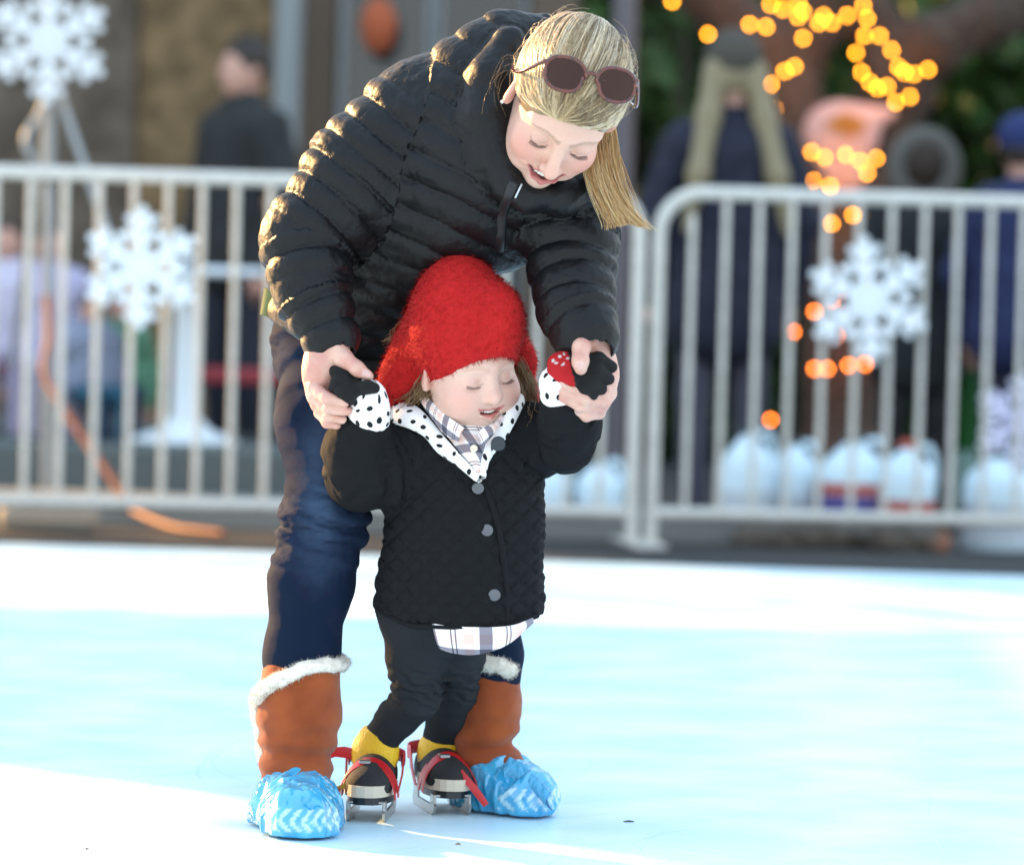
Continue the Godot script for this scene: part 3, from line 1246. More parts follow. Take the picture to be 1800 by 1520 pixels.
func tree_with_lights() -> void:
	var bark := paint(Color(0.105, 0.074, 0.055), 0.95)
	bark.albedo_texture = grain(0.03, 4, FastNoiseLite.TYPE_SIMPLEX_SMOOTH, 17, Color(0.6, 0.6, 0.6), Color(1, 1, 1))
	relief(bark, grain(0.05, 5), 3.0, 0.5)
	var base := at_px(1480, 880, -11.2)
	base.y = -0.03
	var o := thing("lit_tree", "bare old tree with forked limbs wound with warm lights behind the right barrier", "tree", base)
	var f := Field.new()
	var z := -11.2
	f.chain(path_px([[1482, 900, z], [1486, 640, z], [1490, 450, z]]), [0.20, 0.155, 0.17], 0.1)
	f.chain(path_px([[1490, 470, z], [1440, 330, z], [1375, 200, z], [1330, 80, z], [1240, -20, z], [1100, -90, z]]), [0.15, 0.15, 0.12, 0.11, 0.10, 0.08], 0.12)
	f.chain(path_px([[1492, 470, z], [1530, 300, z - 0.1], [1575, 150, z - 0.1], [1640, 75, z], [1740, 30, z], [1880, -20, z]]), [0.15, 0.13, 0.12, 0.10, 0.09, 0.08], 0.12)
	f.chain(path_px([[1375, 200, z], [1420, 60, z - 0.05], [1440, -80, z]]), [0.11, 0.09, 0.08], 0.1)
	f.chain(path_px([[1575, 150, z - 0.1], [1530, 30, z - 0.1], [1520, -80, z - 0.1]]), [0.1, 0.08, 0.07], 0.1)
	f.bone(at_px(1470, 900, z + 0.1), at_px(1500, 905, z - 0.2), 0.22, 0.2, 0.15)
	f.slack = 0.02
	f.post = func(p: Vector3, d: float, _s: float, _t: int) -> float: return d - 0.02 * crease.get_noise_3d(p.x * 0.5, p.y * 0.12, p.z * 0.5)
	body("trunk", [[f, 0.03]], bark, o, -base)
	# strands of warm lights wound round the limbs
	var strands := [
		[[1182, 2], [1245, 60], [1280, 73], [1305, 65], [1318, 43], [1347, 47]],
		[[1355, 8], [1376, 16], [1404, 30], [1404, 5], [1412, 67], [1440, 40], [1448, 28], [1463, 40], [1412, 20], [1490, 27]],
		[[1518, 10], [1525, 33], [1520, 63], [1505, 93], [1547, 63], [1568, 88], [1580, 118], [1590, 127], [1607, 130], [1632, 122]],
		[[1515, 127], [1530, 145], [1543, 155], [1560, 152], [1575, 180], [1600, 170]],
		[[1397, 117], [1380, 125], [1355, 148], [1361, 192]],
		[[1427, 267], [1450, 277], [1487, 272], [1512, 283], [1541, 278], [1525, 305], [1430, 318], [1460, 327], [1482, 347], [1495, 343], [1532, 348], [1500, 378], [1512, 380], [1532, 383], [1462, 393]],
		[[1467, 500], [1513, 498], [1461, 527], [1490, 528], [1525, 550], [1432, 547], [1395, 583], [1470, 590], [1505, 592], [1520, 585], [1432, 648], [1455, 648], [1492, 642], [1521, 640], [1355, 738]]]
	var names := ["string of warm lights on the thin left limb of the lit tree", "string of warm lights clustered in the middle top of the lit tree", "string of warm lights climbing the right limb of the lit tree", "short string of warm lights under the right limb of the lit tree",
		"short string of four warm lights on the left fork of the lit tree", "string of warm lights wound round the trunk just above barrier height", "string of orange lights low on the trunk behind the snowflake"]
	var wire_m := paint(Color(0.02, 0.03, 0.02), 0.6)
	var ball := SphereMesh.new()
	ball.radius = 0.0072
	ball.height = 0.0155
	ball.radial_segments = 12
	ball.rings = 7
	for s in strands.size():
		var glow := paint(Color(0.9, 0.6, 0.25), 0.4)
		glow.emission_enabled = true
		glow.emission = Color(1.0, 0.60, 0.075) if s < 6 else Color(1.0, 0.47, 0.12)
		glow.emission_energy_multiplier = 14.0 if s < 5 else 12.0
		var pts := PackedVector3Array()
		for q in strands[s]:
			pts.append(at_px(q[0], q[1], z + 0.27 + rng.randf_range(-0.02, 0.03)))
		var root := thing("light_string", names[s], "string lights", pts[0], 0.0, "strings of warm lights on the tree")
		var mb := Mb.new()
		var wire := PackedVector3Array()
		for p in pts:
			wire.append(p - pts[0] + Vector3(0, 0.002, -0.018))
		mb.tube(smooth_path(wire, 3), [0.0022, 0.0022], 5)
		part("wire", mb.mesh(), wire_m, root)
		for k in pts.size():
			part("bulb", ball, glow, root, pts[k] - pts[0])
		for k in range(0, pts.size(), 2):
			var lamp := OmniLight3D.new()
			lamp.name = "bulb_glow"
			root.add_child(lamp, true)
			lamp.position = pts[k] - pts[0]
			lamp.light_color = glow.emission
			lamp.light_energy = 0.0008
			lamp.light_size = 0.012
			lamp.omni_range = 8.0
			lamp.omni_attenuation = 2.0
			lamp.shadow_enabled = true
	# the pink bundle with an amber patch on the trunk
	var sack := Field.new()
	var zz := z + 0.12
	sack.ball(at_px(1478, 235, zz), Vector3(0.155, 0.13, 0.1), 0.05)
	sack.ball(at_px(1480, 300, zz), Vector3(0.10, 0.11, 0.08), 0.06)
	sack.bone(at_px(1525, 205, zz), at_px(1563, 200, zz), 0.04, 0.03, 0.05)
	sack.paint = func(p: Vector3, _n: Vector3) -> Color:
		var mid := at_px(1487, 220, zz)
		var w := absf(p.x - mid.x) / 0.085 + pow(absf(p.y - mid.y) / 0.052, 2.0)
		return Color(0.34, 0.13, 0.012) if w < 1.0 else Color(0.48, 0.33, 0.32)
	var bag := thing("pink_bundle", "pale pink bundle with amber patch on the trunk of the lit tree", "bundle", at_px(1478, 320, zz))
	body("bundle", [[sack, 0.02]], paint(Color.WHITE, 0.8, 0.0, true), bag, -bag.position)


# ---------------------------------------------------------------- onlookers, far out of focus
func onlooker(label: String, px: float, z: float, head_y: float, floor_y: float, facing: float, coat: Color, legs: Color, hair: Color, o: Dictionary = {}) -> void:
	var top := at_px(px, head_y, z)
	var s := (top.y - floor_y) / 1.70                    # everything in proportion to the standing height
	if o.has("seated"):
		s = (top.y - floor_y) / 1.22
	var base := Vector3(top.x, floor_y, z)
	var root := thing("person", label, "person", base, 0.0, "onlookers behind the barriers")
	var turn := Basis(Vector3.UP, facing)
	var at := func(x: float, y: float, d: float) -> Vector3: return base + turn * (Vector3(x, y, d) * s)
	var drop := 0.0 if not o.has("seated") else 0.48
	var skin := Color(0.50, 0.29, 0.22)
	# body: head, neck, trunk, arms with hands, legs
	var f := Field.new()
	var hy := 1.60 - drop
	f.ball(at.call(0, hy, 0.0), Vector3(0.075, 0.105, 0.092) * s, 0.02, turn)
	f.ball(at.call(0, hy - 0.05, 0.035), Vector3(0.055, 0.065, 0.055) * s, 0.03, turn)
	f.ball(at.call(0, hy - 0.02, 0.105), Vector3(0.014, 0.025, 0.016) * s, 0.012, turn)
	for e in [-1.0, 1.0]:
		f.ball(at.call(e * 0.078, hy - 0.01, -0.005), Vector3(0.012, 0.03, 0.02) * s, 0.01, turn)
		f.carve(f.ball(at.call(e * 0.032, hy + 0.01, 0.10), Vector3(0.018, 0.012, 0.012) * s, 0.02, turn))
	f.bone(at.call(0, hy - 0.1, -0.01), at.call(0, hy - 0.22, -0.02), 0.05 * s, 0.055 * s, 0.02)
	f.bone(at.call(0, hy - 0.3, -0.01), at.call(0, 0.98 - drop, 0), 0.115 * s, 0.11 * s, 0.03)
	var hands: Array = o.get("hands", [[-0.24, 0.78 - drop, 0.08], [0.24, 0.78 - drop, 0.08]])
	for k in 2:
		var e := -1.0 if k == 0 else 1.0
		var h: Array = hands[k]
		var hand: Vector3 = at.call(h[0], h[1], h[2])
		f.ball(hand, Vector3(0.032, 0.05, 0.03) * s, 0.02, turn)
		for j in 4:
			f.bone(hand + turn * Vector3((j - 1.5) * 0.017, -0.03, 0.004) * s, hand + turn * Vector3((j - 1.5) * 0.018, -0.09 + absf(j - 1.3) * 0.01, 0.02) * s, 0.009 * s, 0.007 * s, 0.004)
		f.bone(hand + turn * Vector3(-e * 0.025, 0.0, 0.012) * s, hand + turn * Vector3(-e * 0.035, -0.045, 0.03) * s, 0.011 * s, 0.008 * s, 0.006)
		f.bone(at.call(e * 0.22, 1.10 - drop, 0.0), hand, 0.035 * s, 0.028 * s, 0.02)
	f.paint = func(_p: Vector3, _n: Vector3) -> Color: return skin
	var skin_m := paint(Color.WHITE, 0.55, 0.0, true)
	body("body", [[f, 0.016 * s / 0.9]], skin_m, root, -base)
	var t := Field.new()
	for e in [-1.0, 1.0]:
		if o.has("seated"):
			t.bone(at.call(e * 0.09, 0.47, 0), at.call(e * 0.11, 0.47, 0.40), 0.085 * s, 0.065 * s, 0.05)
			t.bone(at.call(e * 0.11, 0.46, 0.40), at.call(e * 0.11, 0.09, 0.38), 0.062 * s, 0.045 * s, 0.02)
		else:
			t.bone(at.call(e * 0.09, 0.9, 0), at.call(e * 0.10, 0.48, 0.02), 0.085 * s, 0.062 * s, 0.05)
			t.bone(at.call(e * 0.10, 0.48, 0.02), at.call(e * 0.10, 0.1, -0.01), 0.06 * s, 0.05 * s, 0.02)
	body("trousers", [[t, 0.02 * s]], paint(legs, 0.85), root, -base)
	var sh := Field.new()
	for e in [-1.0, 1.0]:
		var dz := 0.38 if o.has("seated") else 0.0
		sh.bone(at.call(e * 0.10, 0.05, dz - 0.03), at.call(e * 0.11, 0.04, dz + 0.15), 0.045 * s, 0.038 * s, 0.02)
	body("shoes", [[sh, 0.018 * s]], paint(o.get("shoes", Color(0.03, 0.03, 0.03)), 0.7), root, -base)
	var c := Field.new()
	var hem: float = o.get("hem", 0.82) - (drop if not o.has("seated") else 0.38)
	c.bone(at.call(-0.12, 1.36 - drop, -0.01), at.call(0.12, 1.36 - drop, -0.01), 0.10 * s, 0.10 * s, 0.05)
	c.bone(at.call(0, 1.30 - drop, 0), at.call(0, hem + 0.13, 0), 0.165 * s, 0.17 * s, 0.08)
	c.bone(at.call(-0.06, 1.1 - drop, 0), at.call(-0.07, hem + 0.13, 0), 0.13 * s, 0.145 * s, 0.05)
	c.bone(at.call(0.06, 1.1 - drop, 0), at.call(0.07, hem + 0.13, 0), 0.13 * s, 0.145 * s, 0.05)
	for k in 2:
		var e := -1.0 if k == 0 else 1.0
		var h: Array = hands[k]
		var elbow: Vector3 = at.call(e * 0.27, 1.10 - drop, -0.02)
		var hand: Vector3 = at.call(h[0], h[1], h[2])
		c.bone(at.call(e * 0.17, 1.36 - drop, -0.01), elbow, 0.085 * s, 0.068 * s, 0.03)
		c.bone(elbow, elbow.lerp(hand, 0.85), 0.066 * s, 0.05 * s, 0.02)
	c.bone(at.call(0, 1.42 - drop, -0.01), at.call(0, 1.46 - drop, 0.0), 0.085 * s, 0.075 * s, 0.04)
	c.slack = 0.02
	c.post = func(p: Vector3, d: float, _s: float, _t: int) -> float: return d - 0.014 * crease.get_noise_3d(p.x * 0.5, p.y * 0.5, p.z * 0.5)
	body("coat", [[c, 0.02 * s]], paint(coat, 0.85), root, -base)
	var hr := Field.new()
	if o.has("hood"):
		for k in 14:
			var w := TAU * k / 14.0
			hr.ball(at.call(cos(w) * 0.125, hy - 0.02 + sin(w) * 0.14, 0.06), Vector3.ONE * 0.045 * s, 0.03)
		body("fur_trim", [[hr, 0.016]], paint(Color(0.10, 0.095, 0.085), 0.95), root, -base)
		hr = Field.new()
		hr.ball(at.call(0, hy, -0.03), Vector3(0.13, 0.15, 0.12) * s, 0.02, turn)
		body("hood", [[hr, 0.02]], paint(coat, 0.9), root, -base)
		hr = Field.new()
		hr.ball(at.call(0, hy + 0.01, 0.05), Vector3(0.10, 0.12, 0.07) * s, 0.02, turn)
		body("hair", [[hr, 0.02]], paint(hair, 0.7), root, -base)
	else:
		hr.ball(at.call(0, hy + 0.03, -0.018), Vector3(0.088, 0.105, 0.097) * s, 0.02, turn)
		hr.carve(hr.ball(at.call(0, hy - 0.06, 0.10), Vector3(0.085, 0.10, 0.075) * s, 0.02, turn))
		if o.has("long_hair"):
			for e in [-1.0, 1.0]:
				hr.chain(PackedVector3Array([at.call(e * 0.075, hy + 0.03, -0.06), at.call(e * 0.10, hy - 0.14, -0.10), at.call(e * (o.long_hair - 0.02), hy - 0.34, -0.16), at.call(e * (o.long_hair + 0.02), hy - 0.54, -0.17)]), [0.04 * s, 0.042 * s, 0.038 * s, 0.015 * s], 0.03)
		body("hair", [[hr, 0.016]], paint(hair, 0.6), root, -base)
		if o.has("hat"):
			var ht := Field.new()
			ht.ball(at.call(0, hy + 0.075, -0.02), Vector3(0.103, 0.10, 0.11) * s, 0.02, turn)
			ht.carve(ht.ball(at.call(0, hy - 0.12, 0.03), Vector3(0.2, 0.14, 0.2) * s, 0.01, turn))
			body("knit_hat", [[ht, 0.016]], paint(o.hat, 0.95), root, -base)


func onlookers() -> void:
	onlooker("man in dark grey jacket in front of the tan wall, behind the left barrier", 430, -10.4, 75, -0.03, -0.9, Color(0.014, 0.017, 0.018), Color(0.014, 0.02, 0.034), Color(0.02, 0.014, 0.01), {"hem": 0.76})
	onlooker("woman in navy coat and olive knit hat with long blonde hair behind the right barrier", 1288, -8.3, 88, -0.03, 3.3, Color(0.006, 0.009, 0.024), Color(0.05, 0.05, 0.075), Color(0.21, 0.175, 0.10), {"hem": 0.62, "long_hair": 0.16, "hat": Color(0.06, 0.055, 0.045)})
	onlooker("person in dark coat with a grey fur-edged hood right of the lit tree", 1622, -9.0, 248, -0.03, 0.1, Color(0.008, 0.012, 0.014), Color(0.012, 0.013, 0.016), Color(0.025, 0.014, 0.008), {"hem": 0.6, "hood": true})
	onlooker("person in royal blue coat cut off by the right picture edge", 1800, -8.7, 228, -0.03, 2.7, Color(0.011, 0.019, 0.075), Color(0.02, 0.02, 0.04), Color(0.02, 0.015, 0.01), {"hem": 0.7, "hat": Color(0.016, 0.028, 0.11)})
	onlooker("seated child in lilac jacket on the red bench, nearest the cord", 88, -9.85, 395, 0.12, 0.2, Color(0.40, 0.39, 0.55), Color(0.36, 0.36, 0.48), Color(0.03, 0.02, 0.015), {"seated": true})
	onlooker("seated child in white jacket at the left end of the red bench", 14, -9.85, 390, 0.12, 0.0, Color(0.50, 0.48, 0.60), Color(0.32, 0.30, 0.42), Color(0.05, 0.03, 0.02), {"seated": true})
	onlooker("small seated child in blue trousers left of the pedestal table", 160, -9.55, 520, 0.12, 0.5, Color(0.22, 0.26, 0.36), Color(0.02, 0.10, 0.16), Color(0.03, 0.02, 0.015), {"seated": true})
	onlooker("small seated child in green and navy clothes beside the table base", 212, -9.7, 520, 0.12, 0.1, Color(0.10, 0.25, 0.16), Color(0.015, 0.03, 0.09), Color(0.09, 0.05, 0.02), {"seated": true})


# ---------------------------------------------------------------- heads
func head_field(h: Dictionary) -> Field:      # own axes: x towards the left ear, y to the crown, z out of the face; the origin lies between the ears at eye height
	var f := Field.new()
	f.ball(Vector3(0, h.skull_y, -0.012), h.skull, 0.02)
	f.ball(h.face, h.face_r, 0.03)
	for s in [-1.0, 1.0]:
		var m := Vector3(s, 1, 1)
		f.ball(h.jaw * m, h.jaw_r, 0.03)
		f.ball(h.cheek * m, h.cheek_r, 0.022)
		f.bone(h.brow_in * m, h.brow_out * m, h.brow_r, h.brow_r * 0.7, 0.018)
	f.ball(h.chin, h.chin_r, 0.02)
	for s in [-1.0, 1.0]:
		var m := Vector3(s, 1, 1)
		f.carve(f.ball((h.eye + Vector3(0.0005, 0.001, 0.018)) * m, Vector3(0.017, 0.010, 0.011) * h.eye_s, 0.014))
		f.ball(h.eye * m, Vector3(0.0150, 0.0125, 0.0130) * h.eye_s, 0.005)
		# the lower edge of the lowered lid
		f.bone((h.eye + Vector3(-0.011, -0.0050, 0.0098) * h.eye_s) * m, (h.eye + Vector3(0.0, -0.0068, 0.0116) * h.eye_s) * m, 0.0014, 0.0017, 0.003)
		f.bone((h.eye + Vector3(0.0, -0.0068, 0.0116) * h.eye_s) * m, (h.eye + Vector3(0.0125, -0.0042, 0.0080) * h.eye_s) * m, 0.0017, 0.0014, 0.003)
	f.bone(h.nose_top, h.nose_tip + Vector3(0, 0.006, -0.004), h.nose_r * 0.72, h.nose_r, 0.014)
	f.ball(h.nose_tip, Vector3.ONE * h.nose_r * 1.12, 0.008)
	for s in [-1.0, 1.0]:
		f.ball(h.nose_tip + Vector3(s * h.nose_r * 1.05, -0.0025, -0.0085), Vector3(0.0072, 0.0066, 0.0085) * h.nose_s, 0.005)
		f.carve(f.ball(h.nose_tip + Vector3(s * h.nose_r * 0.55, -0.0095 * h.nose_s, -0.004), Vector3(0.0034, 0.0038, 0.0046) * h.nose_s, 0.002))
	# lips
	var w: float = h.mouth_w
	var my: Vector3 = h.mouth
	for s in [-1.0, 1.0]:
		var corner := my + Vector3(s * w, h.smile, -0.0125)
		var midway := my + Vector3(s * w * 0.55, h.smile * 0.3, -0.0035)
		f.bone(corner, midway + Vector3(0, 0.0030 + h.gap * 0.6, 0), 0.0024 * h.lip_s, 0.0040 * h.lip_s, 0.004)
		f.bone(midway + Vector3(0, 0.0030 + h.gap * 0.6, 0), my + Vector3(0, 0.0032 + h.gap, -0.0015), 0.0036 * h.lip_s, 0.0036 * h.lip_s, 0.004)
		f.bone(corner, midway + Vector3(0, -0.0042 - h.gap * 0.6, 0), 0.0024 * h.lip_s, 0.0050 * h.lip_s, 0.004)
		f.bone(midway + Vector3(0, -0.0042 - h.gap * 0.6, 0), my + Vector3(0, -0.0058 - h.gap, -0.001), 0.0050 * h.lip_s, 0.0056 * h.lip_s, 0.004)
		f.ball(corner + Vector3(s * 0.004, 0.001, -0.001), Vector3(0.006, 0.007, 0.006), 0.006)
	for s in [-1.0, 1.0]:
		f.carve(f.bone(my + Vector3(0, 0, 0.004), my + Vector3(s * w * 0.55, h.smile * 0.3, 0.0005), h.gap + 0.0006, h.gap * 0.8 + 0.0005, 0.0015))
		f.carve(f.bone(my + Vector3(s * w * 0.55, h.smile * 0.3, 0.0005), my + Vector3(s * w * 0.98, h.smile, -0.009), h.gap * 0.8 + 0.0005, 0.0007, 0.0015))
		if h.gap > 0.001:
			f.carve(f.ball(my + Vector3(0, 0, -0.002), Vector3(w * 0.72, h.gap * 0.9, 0.012), 0.002))
	# ears
	for s in [-1.0, 1.0]:
		var e := Vector3(s * h.ear.x, h.ear.y, h.ear.z)
		var turn := Basis(Vector3.UP, s * 0.45) * Basis(Vector3.RIGHT, -0.18)
		f.ball(e, Vector3(0.0075, 0.030, 0.018) * h.ear_s, 0.006, turn)
		f.ball(e + Vector3(0, -0.024, 0.004) * h.ear_s, Vector3(0.006, 0.010, 0.009) * h.ear_s, 0.006, turn)
		f.carve(f.ball(e + turn * Vector3(s * 0.009, 0.004, 0.003) * h.ear_s, Vector3(0.0055, 0.018, 0.010) * h.ear_s, 0.004, turn))
	f.paint = func(p: Vector3, _n: Vector3) -> Color:
		var c: Color = h.skin
		var ax := absf(p.x)
		var q := Vector3(ax, p.y, p.z)
		var blush := exp(-(q - h.cheek - Vector3(0.006, 0, 0.01)).length_squared() / (0.00065 * h.eye_s))
		c = c.lerp(h.rosy, blush * 0.8)
		c = c.lerp(h.rosy, 0.45 * exp(-(p - h.nose_tip).length_squared() / 0.00018))
		var ear := exp(-(q - Vector3(h.ear.x, h.ear.y, h.ear.z)).length_squared() / 0.0006)
		c = c.lerp(h.rosy, 0.5 * ear)
		# eyebrows: pigment and fine hairs
		var t := clampf((ax - h.brow_a.x) / (h.brow_b.x - h.brow_a.x), -0.2, 1.2)
		var by: float = lerpf(h.brow_a.y, h.brow_b.y, t) + h.brow_arch * sin(PI * clampf(t, 0.0, 1.0))
		if t > -0.15 and t < 1.1 and p.z > 0.03:
			var wide: float = lerpf(0.0036, 0.0016, clampf(t, 0.0, 1.0))
			var on := clampf(1.6 - absf(p.y - by) / wide, 0.0, 1.0) * (0.7 + 0.3 * sin(ax * 2600.0 + p.y * 1800.0))
			c = c.lerp(h.brow_color, on * h.brow_strength)
		# lid edge with lashes' roots
		var ev: Vector3 = q - h.eye
		if p.z > h.eye.z and absf(ev.x) < 0.0145 * h.eye_s:
			var ly: float = -0.0070 * h.eye_s + 0.0022 * pow(ev.x / (0.0125 * h.eye_s), 2.0)
			c = c.lerp(Color(0.06, 0.035, 0.025), clampf(1.3 - absf(ev.y - ly - 0.0002) / 0.0010, 0.0, 1.0) * 0.55)
			c = c.lerp(h.lid, clampf(1.0 - (ev * Vector3(1, 1.15, 0)).length() / (0.0155 * h.eye_s), 0.0, 1.0) * 0.6)
		# lips and the inside of the mouth
		var mx: float = ax / h.mouth_w
		if mx < 1.12 and p.z > h.mouth.z - 0.026:
			var yc: float = h.mouth.y + h.smile * mx * mx
			var open: float = (h.gap + 0.0008) * sqrt(maxf(0.0, 1.0 - mx * mx))
			var up: float = (0.0075 * h.lip_s + h.gap) * (1.0 - 0.72 * mx * mx)
			var down: float = (0.0105 * h.lip_s + h.gap) * (1.0 - 0.80 * mx * mx)
			var dy: float = p.y - yc
			var out := clampf(minf((up - dy) / 0.0016, (dy + down) / 0.0016), 0.0, 1.0)
			if mx < 1.0:
				c = c.lerp(h.lip, out * 0.92)
				if absf(dy) < open * 0.92 and p.z < h.mouth.z - 0.001 - 0.008 * mx * mx:
					c = Color(0.10, 0.025, 0.02)
		return c
	return f


func teeth_mesh(h: Dictionary, xf: Transform3D) -> ArrayMesh:
	var mb := Mb.new()
	var my: Vector3 = h.mouth
	var count := 8
	for k in count:
		var t := (k + 0.5) / count * 2.0 - 1.0
		var x: float = t * h.mouth_w * 0.74
		var wide: float = h.mouth_w * 0.74 / count * (1.0 if absf(t) > 0.3 else 1.08)
		var p := my + Vector3(x, h.smile * 0.5 * t * t + h.gap * (0.62 + 0.12 * absf(t)), -0.0030 - 0.0070 * t * t)
		mb.box(xf * p, Vector3(wide * 1.95, h.gap * 1.7 + 0.0012, 0.003), xf.basis * Basis(Vector3.UP, t * 0.55), 0.0011)
	return mb.mesh()


func lash_mesh(h: Dictionary, xf: Transform3D) -> ArrayMesh:
	var mb := Mb.new()
	for s in [-1.0, 1.0]:
		for k in h.lashes:
			var t: float = float(k) / (h.lashes - 1)
			var x := lerpf(-0.0105, 0.0128, t)
			var a: Vector3 = h.eye + Vector3(x, -0.0072 + 0.0022 * pow(x / 0.0125, 2.0), 0.0122 - 0.0042 * pow(x / 0.0125, 2.0)) * h.eye_s
			var b: Vector3 = a + Vector3((t - 0.35) * 0.006, -0.0036 - 0.001 * t, 0.0046 + 0.002 * t) * h.lash_s
			var c: Vector3 = b + Vector3((t - 0.35) * 0.003, 0.0006, 0.0022) * h.lash_s
			var m := Vector3(s, 1, 1)
			mb.tube(PackedVector3Array([xf * (a * m), xf * (b * m), xf * (c * m)]), [0.00042, 0.00034, 0.00012], 4)
	return mb.mesh()


func axes(face: Vector3, up: Vector3, at: Vector3) -> Transform3D:
	var f := face.normalized()
	var u := (up - f * up.dot(f)).normalized()
	return Transform3D(Basis(u.cross(f), u, f), at)


func strand(mb: Mb, pts: PackedVector3Array, r0: float, r1: float, tint: Color) -> void:   # one lock: a thin three-sided tube
	mb.tint = tint
	var m := pts.size()
	var f := mb.v.size()
	var side := Vector3(0.3, 0.2, 0.9)
	for k in m:
		var t := (pts[mini(k + 1, m - 1)] - pts[maxi(k - 1, 0)]).normalized()
		side = (side - t * side.dot(t)).normalized()
		var other := t.cross(side)
		var r := lerpf(r0, r1, float(k) / (m - 1))
		for j in 3:
			var w := TAU * j / 3.0
			var nn := side * cos(w) + other * sin(w)
			mb.add(pts[k] + nn * r, nn)
	for k in m - 1:
		for j in 3:
			var a := f + k * 3 + j
			var b := f + k * 3 + (j + 1) % 3
			mb.tri(a, b, a + 3)
			mb.tri(b, b + 3, a + 3)


# ---------------------------------------------------------------- the woman
func woman() -> void:
	var base := Vector3(-0.28, 0.0, 0.05)
	var root := thing("person", "smiling blonde woman in black quilted jacket and tan boots bending over a small child", "person", base)
	var off := -base
	var skin_m := paint(Color.WHITE, 0.46, 0.0, true)
	skin_m.subsurf_scatter_enabled = true
	skin_m.subsurf_scatter_strength = 0.12
	skin_m.albedo_texture = grain(0.05, 4, FastNoiseLite.TYPE_SIMPLEX_SMOOTH, 61, Color(0.93, 0.90, 0.89), Color(1, 1, 1))
	skin_m.uv1_triplanar = true
	relief(skin_m, grain(0.3, 2), 0.02, 0.03)
	# ---- head
	var xf := axes(Vector3(-0.05, -0.80, 0.60), Vector3(0.33, 0.55, 0.77), at_px(992, 180, 0.20))
	var h := {
		"skull_y": 0.032, "skull": Vector3(0.074, 0.090, 0.094), "face": Vector3(0, -0.030, 0.028), "face_r": Vector3(0.060, 0.078, 0.060),
		"jaw": Vector3(0.030, -0.070, 0.036), "jaw_r": Vector3(0.028, 0.034, 0.040), "cheek": Vector3(0.038, -0.036, 0.060), "cheek_r": Vector3(0.025, 0.022, 0.023),
		"brow_in": Vector3(0.008, 0.020, 0.080), "brow_out": Vector3(0.046, 0.020, 0.062), "brow_r": 0.010, "chin": Vector3(0, -0.101, 0.070), "chin_r": Vector3(0.019, 0.016, 0.016),
		"eye": Vector3(0.031, -0.002, 0.072), "eye_s": 1.0, "nose_top": Vector3(0, 0.004, 0.086), "nose_tip": Vector3(0, -0.036, 0.1065), "nose_r": 0.0100, "nose_s": 1.0,
		"mouth": Vector3(0, -0.068, 0.0915), "lip_s": 0.95, "lashes": 24, "lash_s": 0.65, "mouth_w": 0.0300, "smile": 0.0100, "gap": 0.0068, "ear": Vector3(0.078, -0.004, -0.006), "ear_s": 1.0,
		"brow_a": Vector3(0.012, 0.0185, 0), "brow_b": Vector3(0.048, 0.017, 0), "brow_arch": 0.005, "brow_color": Color(0.20, 0.12, 0.06), "brow_strength": 0.62,
		"skin": Color(0.74, 0.475, 0.375), "rosy": Color(0.68, 0.26, 0.205), "lip": Color(0.50, 0.15, 0.14), "lid": Color(0.52, 0.29, 0.23)}
	var head := head_field(h)
	head.xf = xf
	var inv := xf.affine_inverse()
	head.bone(Vector3(0, -0.045, -0.03), inv * at_px(895, 262, 0.07), 0.050, 0.056, 0.03)
	# ---- hands
	var hand_r := Field.new()      # picture left: fingers close round the child's glove from below, the thumb over it
	hand_r.chain(path_px([[588, 590, 0.12], [572, 622, 0.125], [563, 662, 0.125]]), [0.026, 0.027, 0.024], 0.014)
	hand_r.chain(path_px([[580, 610, 0.12], [565, 650, 0.13], [560, 692, 0.125]]), [0.026, 0.025, 0.020], 0.014)
	hand_r.chain(path_px([[582, 606, 0.14], [604, 630, 0.155], [628, 648, 0.165], [648, 661, 0.165]]), [0.0165, 0.0130, 0.0105, 0.0075], 0.008)
	hand_r.chain(path_px([[552, 655, 0.125], [551, 680, 0.145], [574, 700, 0.170], [606, 707, 0.172]]), [0.0118, 0.0101, 0.0090, 0.0074], 0.0032)
	hand_r.chain(path_px([[551, 672, 0.12], [552, 697, 0.135], [577, 718, 0.160], [610, 723, 0.165]]), [0.0114, 0.0100, 0.0090, 0.0073], 0.0030)
	hand_r.chain(path_px([[553, 688, 0.115], [557, 713, 0.125], [577, 732, 0.148], [601, 737, 0.152]]), [0.0110, 0.0095, 0.0085, 0.0070], 0.0030)
	hand_r.chain(path_px([[558, 702, 0.11], [563, 726, 0.115], [575, 743, 0.135], [592, 747, 0.138]]), [0.0105, 0.0090, 0.0080, 0.0066], 0.004)
	var hand_l := Field.new()      # picture right
	hand_l.chain(path_px([[1030, 588, 0.15], [1044, 622, 0.140], [1062, 660, 0.128]]), [0.026, 0.026, 0.022], 0.014)
	hand_l.chain(path_px([[1036, 588, 0.15], [1052, 640, 0.120], [1064, 690, 0.115]]), [0.026, 0.024, 0.018], 0.014)
	hand_l.chain(path_px([[1030, 590, 0.165], [1022, 610, 0.195], [1020, 634, 0.205], [1021, 648, 0.203]]), [0.0165, 0.0125, 0.0118, 0.0095], 0.008)
	hand_l.chain(path_px([[1066, 668, 0.12], [1062, 692, 0.150], [1026, 686, 0.182], [992, 671, 0.186]]), [0.0110, 0.0102, 0.0094, 0.0082], 0.0032)
	hand_l.chain(path_px([[1068, 682, 0.115], [1062, 706, 0.150], [1026, 702, 0.182], [990, 688, 0.184]]), [0.0110, 0.0102, 0.0096, 0.0080], 0.0030)
	hand_l.chain(path_px([[1066, 694, 0.115], [1056, 716, 0.145], [1022, 714, 0.176], [989, 699, 0.180]]), [0.0106, 0.0098, 0.0091, 0.0074], 0.0030)
